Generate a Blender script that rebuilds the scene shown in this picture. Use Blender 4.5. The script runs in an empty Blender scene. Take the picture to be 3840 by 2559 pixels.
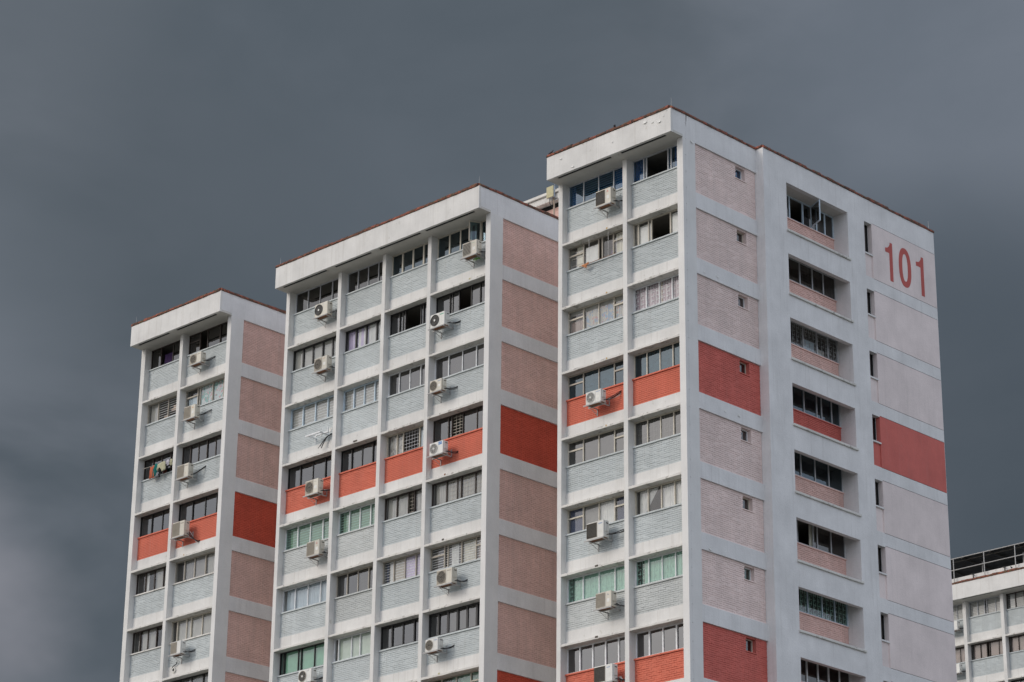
import bpy, math, random
from mathutils import Vector, Matrix
random.seed(7)
SC = bpy.context.scene
COL = SC.collection
Z0 = 45.2                      # height of the roof soffit above the ground
H = 2.7                        # storey height

# ------------------------------------------------------------------ camera
cam = bpy.data.cameras.new('camera'); camo = bpy.data.objects.new('camera', cam); COL.objects.link(camo)
Rv = Vector((0.71552539, 0.69849881, 0.01108288)); Uv = Vector((0.24881848, -0.26964382, 0.93025888)); Fv = Vector((-0.65277315, 0.66286622, 0.36673641))
m = Matrix((Rv, Uv, -Fv)).transposed().to_4x4()
m.translation = Vector((58.0202, -68.0599, -43.6310 + Z0))
camo.matrix_world = m
cam.sensor_width = 36; cam.lens = 9732.37 / 3840 * 36; cam.clip_start = 0.5; cam.clip_end = 6000
SC.camera = camo

# ------------------------------------------------------------------ world: storm front ahead, bright overcast behind
SUN_EL, SUN_AZ = math.radians(30), math.radians(204)       # azimuth clockwise from +Y
W = bpy.data.worlds.new('World'); SC.world = W; W.use_nodes = True
nt = W.node_tree; nt.nodes.clear(); N = nt.nodes.new; LK = nt.links.new
wout = N('ShaderNodeOutputWorld'); bg = N('ShaderNodeBackground'); LK(bg.outputs[0], wout.inputs[0]); bg.inputs[1].default_value = 1.0
tc = N('ShaderNodeTexCoord')
def dotn(v):
    n = N('ShaderNodeVectorMath'); n.operation = 'DOT_PRODUCT'; LK(tc.outputs['Generated'], n.inputs[0]); n.inputs[1].default_value = v; return n.outputs['Value']
def maprange(src, a, b, c, d, smooth=True):
    n = N('ShaderNodeMapRange'); n.interpolation_type = 'SMOOTHSTEP' if smooth else 'LINEAR'
    LK(src, n.inputs[0])
    for i, v in enumerate((a, b, c, d)): n.inputs[1 + i].default_value = v
    return n.outputs[0]
def mixc(fac, a, b, mode='MIX'):
    n = N('ShaderNodeMix'); n.data_type = 'RGBA'; n.blend_type = mode
    for i, v in ((0, fac), (6, a), (7, b)):
        if hasattr(v, 'is_linked') or hasattr(v, 'links'): LK(v, n.inputs[i])
        else: n.inputs[i].default_value = v if i == 0 else (*v, 1)
    return n.outputs[2]
sky = N('ShaderNodeTexSky'); sky.sky_type = 'NISHITA'; sky.sun_disc = False; sky.sun_elevation = SUN_EL; sky.sun_rotation = SUN_AZ
sky.air_density = 1.0; sky.dust_density = 4.0
skyd = mixc(1.0, sky.outputs[0], (0.09, 0.09, 0.09), 'MULTIPLY')
bright = mixc(0.72, skyd, (0.69, 0.745, 0.85))
def noise(scale, det, rough=0.5, dist=0.0, src=None, stretch=None):
    n = N('ShaderNodeTexNoise'); n.inputs['Scale'].default_value = scale; n.inputs['Detail'].default_value = det
    n.inputs['Roughness'].default_value = rough; n.inputs['Distortion'].default_value = dist
    s = src or tc.outputs['Generated']
    if stretch:
        mp = N('ShaderNodeMapping'); mp.inputs['Scale'].default_value = stretch; LK(s, mp.inputs[0]); s = mp.outputs[0]
    LK(s, n.inputs['Vector']); return n.outputs[0]
cl = noise(8.0, 5, 0.52, 0.25, stretch=(1, 1, 1.7))
brm = maprange(noise(2.6, 5, 0.55, 0.4), 0.3, 0.7, 0.8, 1.15)
bright = mixc(1.0, bright, brm, 'MULTIPLY')
storm = mixc(maprange(cl, 0.34, 0.68, 0, 1), (0.064, 0.079, 0.095), (0.106, 0.121, 0.143))
wob = N('ShaderNodeMath'); wob.operation = 'MULTIPLY_ADD'; LK(noise(10, 4, 0.5, 0.1, stretch=(1, 1, 1.6)), wob.inputs[0]); wob.inputs[1].default_value = 0.0040; LK(dotn((-0.8130, 0.5180, 0.2600)), wob.inputs[2])
storm = mixc(maprange(wob.outputs[0], 0.9987, 1.0018, 0, 0.9), storm, (0.205, 0.208, 0.235))
storm = mixc(maprange(dotn((-0.4808, 0.7485, 0.4567)), 0.990, 0.9998, 0, 0.55), storm, (0.138, 0.160, 0.196))
storm = mixc(maprange(dotn((-0.5212, 0.7860, 0.3324)), 0.993, 0.9998, 0, 0.75), storm, (0.050, 0.064, 0.080))
storm = mixc(maprange(dotn((-0.6547, 0.6020, 0.4571)), 0.990, 0.9999, 0, 0.7), storm, (0.072, 0.089, 0.108))
storm = mixc(maprange(dotn((-0.7726, 0.5099, 0.3782)), 0.9985, 0.9999, 0, 0.5), storm, (0.118, 0.136, 0.160))
storm = mixc(maprange(dotn((-0.7270, 0.5630, 0.3930)), 0.9955, 0.9999, 0, 0.6), storm, (0.066, 0.081, 0.097))
storm = mixc(maprange(dotn((-0.7450, 0.4700, 0.4730)), 0.9960, 0.9999, 0, 0.6), storm, (0.106, 0.122, 0.143))
sf = maprange(dotn((-0.69, 0.68, 0.24)), 0.20, 0.78, 0, 1)
LK(mixc(sf, bright, storm), bg.inputs[0])

sl = bpy.data.lights.new('sun', 'SUN'); sl.energy = 0.80; sl.angle = math.radians(22); sl.color = (1.0, 0.93, 0.84)
so = bpy.data.objects.new('sun', sl); COL.objects.link(so)
sd = Vector((math.sin(SUN_AZ) * math.cos(SUN_EL), math.cos(SUN_AZ) * math.cos(SUN_EL), math.sin(SUN_EL)))
so.rotation_euler = sd.to_track_quat('Z', 'Y').to_euler(); so.location = (0, -60, 120)
vs = SC.view_settings; vs.view_transform = 'Standard'; vs.look = 'None'; vs.exposure = 0.40; vs.gamma = 1.0

# ------------------------------------------------------------------ materials
MATS = {}
def newmat(name):
    mt = bpy.data.materials.new(name); mt.use_nodes = True; t = mt.node_tree; t.nodes.clear()
    o = t.nodes.new('ShaderNodeOutputMaterial'); MATS[name] = mt
    return mt, t, o
def pbr(t, o, rough=0.8, metal=0.0):
    p = t.nodes.new('ShaderNodeBsdfPrincipled'); p.inputs['Roughness'].default_value = rough; p.inputs['Metallic'].default_value = metal
    t.links.new(p.outputs[0], o.inputs[0]); return p
def tnoise(t, scale, det=4, rough=0.55, stretch=None):
    g = t.nodes.new('ShaderNodeNewGeometry'); s = g.outputs['Position']
    if stretch:
        mp = t.nodes.new('ShaderNodeMapping'); mp.inputs['Scale'].default_value = stretch; t.links.new(s, mp.inputs[0]); s = mp.outputs[0]
    n = t.nodes.new('ShaderNodeTexNoise'); n.inputs['Scale'].default_value = scale; n.inputs['Detail'].default_value = det; n.inputs['Roughness'].default_value = rough
    t.links.new(s, n.inputs['Vector']); return n.outputs[0]
def trange(t, src, a, b, c, d):
    n = t.nodes.new('ShaderNodeMapRange'); t.links.new(src, n.inputs[0])
    for i, v in enumerate((a, b, c, d)): n.inputs[1 + i].default_value = v
    return n.outputs[0]
def tmix(t, fac, a, b, mode='MIX'):
    n = t.nodes.new('ShaderNodeMix'); n.data_type = 'RGBA'; n.blend_type = mode
    for i, v in ((0, fac), (6, a), (7, b)):
        if hasattr(v, 'links'): t.links.new(v, n.inputs[i])
        else: n.inputs[i].default_value = v if i == 0 else (*v, 1)
    return n.outputs[2]
def tbump(t, p, src, strength, dist=0.01):
    b = t.nodes.new('ShaderNodeBump'); b.inputs['Strength'].default_value = strength; b.inputs['Distance'].default_value = dist
    t.links.new(src, b.inputs['Height']); t.links.new(b.outputs[0], p.inputs['Normal'])
def plaster(name, col, var=0.07, streak=0.06, grime=0.25, gth=0.68, gcol=(0.30, 0.27, 0.22), bump=0.35, rough=0.88, rain=0.0, tone=0.0):
    mt, t, o = newmat(name); p = pbr(t, o, rough)
    c = tmix(t, 1.0, col, trange(t, tnoise(t, 0.9, 6, 0.6), 0.3, 0.7, 1 - var, 1 + var * 0.4), 'MULTIPLY')
    c = tmix(t, 1.0, c, trange(t, tnoise(t, 1.0, 5, 0.6, (5, 5, 0.5)), 0.35, 0.75, 1 + streak * .4, 1 - streak), 'MULTIPLY')
    c = tmix(t, trange(t, tnoise(t, 3.4, 9, 0.72), gth, gth + 0.07, 0, grime), c, gcol)
    if rain: c = tmix(t, trange(t, tnoise(t, 1.0, 7, 0.65, (7, 7, 0.32)), 0.54, 0.70, 0, rain), c, gcol)
    if tone:
        oi = t.nodes.new('ShaderNodeObjectInfo'); c = tmix(t, 1.0, c, trange(t, oi.outputs['Random'], 0, 1, 1 - tone, 1 + tone * .6), 'MULTIPLY')
    c = tmix(t, 1.0, c, trange(t, tnoise(t, 26, 4, 0.7), 0.3, 0.7, 0.95, 1.03), 'MULTIPLY')
    t.links.new(c, p.inputs['Base Color'])
    tbump(t, p, tnoise(t, 14, 8, 0.65), bump, 0.02)
    return mt
plaster('white_wall', (0.725, 0.712, 0.688), 0.14, 0.03, 0.45, 0.615, (0.42, 0.39, 0.34), rain=0.30)
plaster('side_wall', (0.755, 0.745, 0.74), 0.13, 0.03, 0.3, 0.64, (0.44, 0.42, 0.40), 0.6, rain=0.26)
plaster('side_lilac', (0.80, 0.70, 0.675), 0.13, 0.02, 0.3, 0.64, (0.5, 0.44, 0.42), 0.6, rain=0.22, tone=0.05)
plaster('side_red', (0.60, 0.15, 0.125), 0.16, 0.03, 0.35, 0.62, (0.55, 0.24, 0.21), 0.6, rain=0.25)
plaster('lip_paint', (0.69, 0.67, 0.63), 0.15, 0.02, 0.8, 0.545, (0.33, 0.31, 0.28), 0.6)
plaster('soffit_paint', (0.62, 0.60, 0.56), 0.14, 0.0, 0.5, 0.62, (0.32, 0.28, 0.22), 0.5)
plaster('brick_blue', (0.555, 0.593, 0.597), 0.10, 0.05, 0.2, 0.66, rain=0.15, tone=0.08)
plaster('brick_grey', (0.57, 0.59, 0.58), 0.10, 0.05, 0.2, 0.66, rain=0.15, tone=0.08)
plaster('brick_red', (0.66, 0.172, 0.108), 0.13, 0.06, 0.35, 0.62, (0.60, 0.26, 0.20), rain=0.25)
plaster('brick_pink', (0.83, 0.675, 0.63), 0.12, 0.06, 0.3, 0.64, (0.62, 0.54, 0.51), rain=0.25, tone=0.06)
plaster('brick_rose', (0.80, 0.535, 0.47), 0.13, 0.1, 0.35, 0.62, (0.5, 0.36, 0.31), rain=0.3, tone=0.09)
plaster('brick_side_red_shaded', (0.60, 0.090, 0.050), 0.14, 0.08, 0.3, 0.64, (0.40, 0.09, 0.06), rain=0.25)  # side-wall red with the shade between the towers mixed into its colour
plaster('brick_side_red_lit', (0.62, 0.150, 0.120), 0.14, 0.08, 0.3, 0.64, (0.52, 0.20, 0.17), rain=0.25)  # same side-wall red, colour lightened for the open sky light on the gable
plaster('digit_red', (0.50, 0.11, 0.095), 0.1, 0.05, 0.2, 0.68, (0.5, 0.3, 0.28), 0.2)
plaster('ground_pave', (0.16, 0.155, 0.14), 0.3, 0.0, 0.4, 0.5, (0.10, 0.13, 0.06))
def coping_mat():
    mt, t, o = newmat('coping_tile'); p = pbr(t, o, 0.9)
    c = tmix(t, trange(t, tnoise(t, 2.2, 6, 0.6), 0.42, 0.58, 0, 1), (0.31, 0.085, 0.052), (0.15, 0.062, 0.038))
    c = tmix(t, trange(t, tnoise(t, 9, 8, 0.7), 0.47, 0.57, 0, 0.95), c, (0.045, 0.033, 0.024))
    c = tmix(t, trange(t, tnoise(t, 5.3, 7, 0.7), 0.55, 0.63, 0, 0.7), c, (0.13, 0.115, 0.04))
    t.links.new(c, p.inputs['Base Color']); tbump(t, p, tnoise(t, 30, 6), 0.9, 0.03)
coping_mat()
def plain(name, col, rough=0.6, metal=0.0, var=0.08, scale=6, bump=0.0):
    mt, t, o = newmat(name); p = pbr(t, o, rough, metal)
    c = tmix(t, 1.0, col, trange(t, tnoise(t, scale, 6, 0.6), 0.3, 0.7, 1 - var, 1 + var), 'MULTIPLY')
    t.links.new(c, p.inputs['Base Color'])
    if bump: tbump(t, p, tnoise(t, 20, 5), bump)
    return mt
for n, c, r in [('silver', (0.52, 0.53, 0.55), .45), ('cream', (0.58, 0.535, 0.45), .5), ('black', (0.018, 0.017, 0.017), .4), ('white', (0.74, 0.75, 0.76), .5), ('paleblue', (0.52, 0.62, 0.70), .5),
                ('brown', (0.05, 0.036, 0.03), .5), ('beige', (0.43, 0.39, 0.33), .5), ('ac_grey', (0.58, 0.57, 0.54), .5), ('ac_tan', (0.36, 0.32, 0.26), .6),
                ('mesh_brown', (0.13, 0.11, 0.085), .6), ('ac_dark', (0.045, 0.04, 0.033), .7), ('ac_black', (0.012, 0.012, 0.012), .5), ('pipe_black', (0.015, 0.015, 0.016), .55), ('galv', (0.42, 0.41, 0.40), .5), ('rust', (0.22, 0.10, 0.05), .8),
                ('room', (0.20, 0.185, 0.165), .9), ('room_dark', (0.05, 0.047, 0.045), .9), ('bird', (0.03, 0.03, 0.035), .7), ('khaki', (0.46, 0.42, 0.25), .6), ('bluegrey', (0.42, 0.47, 0.56), .5), ('solar', (0.008, 0.010, 0.014), .7),
                ('leaf', (0.08, 0.22, 0.03), .5), ('wood', (0.22, 0.10, 0.045), .7), ('logo_red', (0.55, 0.04, 0.04), .5), ('logo_blue', (0.03, 0.19, 0.5), .5), ('logo_orange', (0.7, 0.3, 0.03), .5), ('logo_green', (0.03, 0.35, 0.2), .5), ('logo_grey', (0.25, 0.27, 0.3), .5),
                ('shade_black', (0.01, 0.01, 0.01), .95), ('pot', (0.42, 0.33, 0.26), .8), ('stain', (0.09, 0.075, 0.06), .9), ('ochre', (0.5, 0.33, 0.12), .9), ('filler', (0.72, 0.71, 0.68), .9)]:
    plain(n, c, r, 0.0, 0.12)
plaster('ac_cream', (0.66, 0.62, 0.53), 0.12, 0.08, 0.5, 0.60, (0.40, 0.30, 0.20), 0.05, 0.5, rain=0.35, tone=0.14)
plaster('ac_white', (0.74, 0.73, 0.69), 0.10, 0.06, 0.45, 0.62, (0.45, 0.38, 0.30), 0.05, 0.45, rain=0.3, tone=0.08)
def cloth(name, col, pat=None):
    mt, t, o = newmat(name); p = pbr(t, o, 0.9)
    c = tmix(t, 1.0, col, trange(t, tnoise(t, 3, 5), 0.3, 0.7, 0.88, 1.06), 'MULTIPLY')
    if pat:
        c = tmix(t, trange(t, tnoise(t, 5.5, 2), 0.52, 0.56, 0, .8), c, pat[0])
        c = tmix(t, trange(t, tnoise(t, 7.7, 2), 0.58, 0.62, 0, .8), c, pat[1])
    t.links.new(c, p.inputs['Base Color'])
    d = t.nodes.new('ShaderNodeBsdfTranslucent'); t.links.new(c, d.inputs[0])
    mx = t.nodes.new('ShaderNodeMixShader'); mx.inputs[0].default_value = 0.3
    t.links.new(p.outputs[0], mx.inputs[1]); t.links.new(d.outputs[0], mx.inputs[2]); t.links.new(mx.outputs[0], o.inputs[0])
for n, c in [('c_white', (0.86, 0.86, 0.84)), ('c_sheer', (0.52, 0.51, 0.48)), ('c_cream', (0.80, 0.77, 0.66)), ('c_lav', (0.70, 0.60, 0.84)), ('c_pink', (0.60, 0.47, 0.53)), ('c_blue', (0.03, 0.20, 0.40)), ('c_pale', (0.56, 0.66, 0.74)),
             ('c_green', (0.50, 0.70, 0.58)), ('c_mint', (0.62, 0.72, 0.62)), ('c_navy', (0.06, 0.08, 0.16)), ('c_beige', (0.55, 0.50, 0.43)), ('c_purple', (0.07, 0.035, 0.12)), ('c_grey', (0.34, 0.33, 0.32)), ('c_rose', (0.45, 0.36, 0.33)),
             ('l_orange', (0.68, 0.19, 0.10)), ('l_teal', (0.0, 0.19, 0.17)), ('l_cream', (0.62, 0.60, 0.42)), ('l_black', (0.012, 0.012, 0.014)), ('l_white', (0.75, 0.72, 0.78)), ('l_peach', (0.72, 0.33, 0.16))]:
    cloth(n, c)
cloth('c_print', (0.62, 0.60, 0.56), ((0.30, 0.46, 0.66), (0.66, 0.36, 0.34)))
cloth('c_paper', (0.66, 0.72, 0.74), ((0.16, 0.45, 0.40), (0.70, 0.30, 0.34)))
cloth('c_lace', (0.56, 0.55, 0.52), ((0.30, 0.29, 0.28), (0.72, 0.72, 0.70)))
def glass(name, tint, ior, gl=(1, 1, 1)):
    mt, t, o = newmat(name)
    tr = t.nodes.new('ShaderNodeBsdfTransparent'); tr.inputs[0].default_value = (*tint, 1)
    g = t.nodes.new('ShaderNodeBsdfGlossy'); g.inputs['Roughness'].default_value = 0.02; g.inputs[0].default_value = (*gl, 1)
    f0 = ((ior - 1) / (ior + 1)) ** 2 * 1.5
    lw = t.nodes.new('ShaderNodeLayerWeight'); pw = t.nodes.new('ShaderNodeMath'); pw.operation = 'POWER'; t.links.new(lw.outputs['Facing'], pw.inputs[0]); pw.inputs[1].default_value = 4.0
    fr = t.nodes.new('ShaderNodeMapRange'); t.links.new(pw.outputs[0], fr.inputs[0]); fr.inputs[3].default_value = f0; fr.inputs[4].default_value = 1.0
    b = t.nodes.new('ShaderNodeBump'); b.inputs['Strength'].default_value = 0.05; b.inputs['Distance'].default_value = 0.05
    t.links.new(tnoise(t, 1.7, 2), b.inputs['Height']); t.links.new(b.outputs[0], g.inputs['Normal'])
    mx = t.nodes.new('ShaderNodeMixShader'); t.links.new(fr.outputs[0], mx.inputs[0]); t.links.new(tr.outputs[0], mx.inputs[1]); t.links.new(g.outputs[0], mx.inputs[2]); t.links.new(mx.outputs[0], o.inputs[0])
glass('g_clear', (0.95, 0.96, 0.95), 1.6); glass('g_grey', (0.34, 0.34, 0.33), 1.86); glass('g_dark', (0.14, 0.14, 0.14), 1.75, (1, .98, .95)); glass('g_blue', (0.26, 0.52, 0.70), 1.72, (.8, .95, 1.1))
glass('g_teal', (0.16, 0.28, 0.32), 1.7, (.85, 1, 1.1)); glass('g_green', (0.60, 0.82, 0.73), 1.65); glass('g_bronze', (0.28, 0.26, 0.23), 2.0)

# ------------------------------------------------------------------ mesh helpers
class MB:
    def __init__(s): s.v = []; s.f = []
    def box(s, x0, x1, y0, y1, z0, z1):
        b = len(s.v)
        s.v += [(x0, y0, z0), (x1, y0, z0), (x1, y1, z0), (x0, y1, z0), (x0, y0, z1), (x1, y0, z1), (x1, y1, z1), (x0, y1, z1)]
        s.f += [tuple(b + i for i in q) for q in ((0, 3, 2, 1), (4, 5, 6, 7), (0, 1, 5, 4), (1, 2, 6, 5), (2, 3, 7, 6), (3, 0, 4, 7))]
        return s
    def cbox(s, x0, x1, y0, y1, z0, z1, c=0.015):     # chamfered box
        b = len(s.v)
        for (xa, xb, ya, yb, z) in ((x0 + c, x1 - c, y0 + c, y1 - c, z0), (x0, x1, y0, y1, z0 + c), (x0, x1, y0, y1, z1 - c), (x0 + c, x1 - c, y0 + c, y1 - c, z1)):
            d = c if (z in (z0 + c, z1 - c)) else 0
            if d: s.v += [(xa + d, ya, z), (xb - d, ya, z), (xb, ya + d, z), (xb, yb - d, z), (xb - d, yb, z), (xa + d, yb, z), (xa, yb - d, z), (xa, ya + d, z)]
            else: s.v += [(xa, ya, z), (xb, ya, z), (xb, ya, z), (xb, yb, z), (xb, yb, z), (xa, yb, z), (xa, yb, z), (xa, ya, z)]
        for r in range(3):
            for i in range(8):
                j = (i + 1) % 8; s.f.append((b + r * 8 + i, b + r * 8 + j, b + r * 8 + 8 + j, b + r * 8 + 8 + i))
        s.f.append(tuple(b + i for i in (7, 6, 4, 2, 0)[::1][:0] or (0, 6, 4, 2))); s.f.append(tuple(b + 24 + i for i in (0, 2, 4, 6)))
        return s
    def quad(s, a, b, c, d):
        n = len(s.v); s.v += [a, b, c, d]; s.f.append((n, n + 1, n + 2, n + 3)); return s
    def tube(s, path, r, n=6):
        P = [Vector(p) for p in path]; b = len(s.v)
        for i, p in enumerate(P):
            t = (P[min(i + 1, len(P) - 1)] - P[max(i - 1, 0)]).normalized()
            a = t.cross(Vector((0, 0, 1)) if abs(t.z) < .9 else Vector((1, 0, 0))).normalized(); c = t.cross(a)
            rr = r[i] if isinstance(r, (list, tuple)) else r
            for k in range(n):
                an = 2 * math.pi * k / n; s.v.append(tuple(p + (a * math.cos(an) + c * math.sin(an)) * rr))
        for i in range(len(P) - 1):
            for k in range(n):
                j = (k + 1) % n; s.f.append((b + i * n + k, b + i * n + j, b + i * n + n + j, b + i * n + n + k))
        s.f.append(tuple(b + k for k in range(n))[::-1]); s.f.append(tuple(b + (len(P) - 1) * n + k for k in range(n)))
        return s
    def ring(s, cx, cz, y0, y1, r0, r1, n=28):         # annular plate facing -Y
        b = len(s.v)
        for k in range(n):
            a = 2 * math.pi * k / n; c, d = math.cos(a), math.sin(a)
            s.v += [(cx + c * r1, y0, cz + d * r1), (cx + c * r0, y0, cz + d * r0), (cx + c * r1, y1, cz + d * r1), (cx + c * r0, y1, cz + d * r0)]
        for k in range(n):
            i, j = b + 4 * k, b + 4 * ((k + 1) % n)
            s.f += [(i, j, j + 1, i + 1), (i, i + 2, j + 2, j), (i + 1, j + 1, j + 3, i + 3)]
        return s
    def disc(s, cx, cz, y, r, n=28):
        b = len(s.v); s.v += [(cx + math.cos(2 * math.pi * k / n) * r, y, cz + math.sin(2 * math.pi * k / n) * r) for k in range(n)]; s.f.append(tuple(range(b, b + n))); return s
    def poly(s, pts, ext):                              # closed outline extruded by the vector ext
        b = len(s.v); n = len(pts); e = Vector(ext); s.v += [tuple(p) for p in pts] + [tuple(Vector(p) + e) for p in pts]
        s.f.append(tuple(range(b, b + n))); s.f.append(tuple(range(b + 2 * n - 1, b + n - 1, -1)))
        for i in range(n): j = (i + 1) % n; s.f.append((b + i, b + i + n, b + j + n, b + j))
        return s
    def mesh(s, name, mat):
        me = bpy.data.meshes.new(name); me.from_pydata(s.v, [], s.f); me.materials.append(MATS[mat]); me.update(); return me
    def build(s, name, mat, parent=None, local=False, **kw): return link(name, s.mesh(name, mat), parent, local, **kw)
def link(name, data, parent=None, local=False, loc=None, rz=0.0, **kw):
    o = bpy.data.objects.new(name, data); COL.objects.link(o)
    if loc: o.location = loc
    if rz: o.rotation_euler = (0, 0, rz)
    if parent:
        o.parent = parent
        if not local: o.matrix_parent_inverse = Matrix.Translation(-Vector(parent.location))
    for k, v in kw.items(): o[k] = v
    return o
def thing(name, label, cat, loc=(0, 0, 0), group=None, rz=0.0):
    o = link(name, None, loc=loc, rz=rz); o['label'] = label; o['category'] = cat; o.empty_display_size = 0.3
    if group: o['group'] = group
    return o
def tag(o, label, cat, group=None):
    o['label'] = label; o['category'] = cat
    if group: o['group'] = group
    return o
R = random.uniform

# ------------------------------------------------------------------ ground
g = MB(); g.quad((-2500, -2500, 0), (2500, -2500, 0), (2500, 2500, 0), (-2500, 2500, 0))
g.build('ground', 'ground_pave', kind='structure')

# ------------------------------------------------------------------ bricks
BL, BH, JT, JV, DP = 0.24, 0.0785, 0.0110, 0.005, 0.021
def brick_cells(w, h, hole=None):
    rows = max(1, round(h / BH)); bh = h / rows; out = []
    for r in range(rows):
        v0, v1 = r * bh + JT / 2, (r + 1) * bh - JT / 2
        u = -(BL / 2 if r % 2 else 0) - BL * 0.17
        while u < w:
            a, b = max(u + JV / 2, 0.004), min(u + BL - JV / 2, w - 0.004)
            if b - a > 0.02:
                if hole and v1 > hole[2] and v0 < hole[3]:
                    if a < hole[0] - 0.02: out.append((a, min(b, hole[0]), v0, v1))
                    if b > hole[1] + 0.02: out.append((max(a, hole[1]), b, v0, v1))
                else: out.append((a, b, v0, v1))
            u += BL
    return out
def one_brick(mb, u0, u1, v0, v1, d0, side):
    e = 0.004; pts = []
    for (a, b, c, d, dep) in ((u0, u1, v0, v1, d0 + DP + .004), (u0, u1, v0, v1, d0 + e), (u0 + e, u1 - e, v0 + e, v1 - e, d0)):
        for (u, v) in ((a, c), (b, c), (b, d), (a, d)): pts.append((-dep, u, v) if side else (u, dep, v))
    b0 = len(mb.v); mb.v += pts
    for r in range(2):
        for i in range(4):
            j = (i + 1) % 4; mb.f.append((b0 + r * 4 + i, b0 + r * 4 + j, b0 + r * 4 + 4 + j, b0 + r * 4 + 4 + i))
    mb.f.append((b0 + 8, b0 + 9, b0 + 10, b0 + 11))
CACHE = {}
def brick_panel(parent, loc, w, h, mat, side=False, hole=None, single=False, th=0.12):
    """a painted brick infill: mortar bed (the panel) with its bricks standing proud; loc = lower left front corner"""
    key = ('bed', round(w, 3), round(h, 3), side, hole, mat)
    if key not in CACHE:
        mb = MB(); A = DP; rects = [(0, w, 0, h)]
        if hole:
            a, b, c, d = hole; rects = [(0, a, 0, h), (b, w, 0, h), (a, b, 0, c), (a, b, d, h)]
        for (a, b, c, d) in rects:
            if b - a > .001 and d - c > .001:
                mb.box(-th, -A, a, b, c, d) if side else mb.box(a, b, A, th, c, d)
        CACHE[key] = mb.mesh('brick_panel', mat)
    bed = link('brick_panel', CACHE[key], parent, loc=loc)
    cells = brick_cells(w, h, hole)
    if single:
        for (a, b, c, d) in cells:
            k2 = ('brick', round(b - a, 3), round(d - c, 3), side, mat)
            if k2 not in CACHE:
                mb = MB(); one_brick(mb, 0, b - a, 0, d - c, 0, side); CACHE[k2] = mb.mesh('brick', mat)
            j = R(-.003, .003)
            link('brick', CACHE[k2], bed, local=True, loc=(-j, a, c) if side else (a, j, c))
    else:
        k2 = ('bricks', round(w, 3), round(h, 3), side, hole, mat)
        if k2 not in CACHE:
            mb = MB()
            for (a, b, c, d) in cells:
                q = random.random(); lo = -.0105 if q < .22 else R(-.004, .003)      # some bed joints are smeared over with paint
                one_brick(mb, a, b, max(c + lo, 0.001), d + R(-.003, .002), R(-.003, .004), side)
            CACHE[k2] = mb.mesh('bricks', mat)
        link('bricks', CACHE[k2], bed, local=True, kind='stuff')
    return bed

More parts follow.
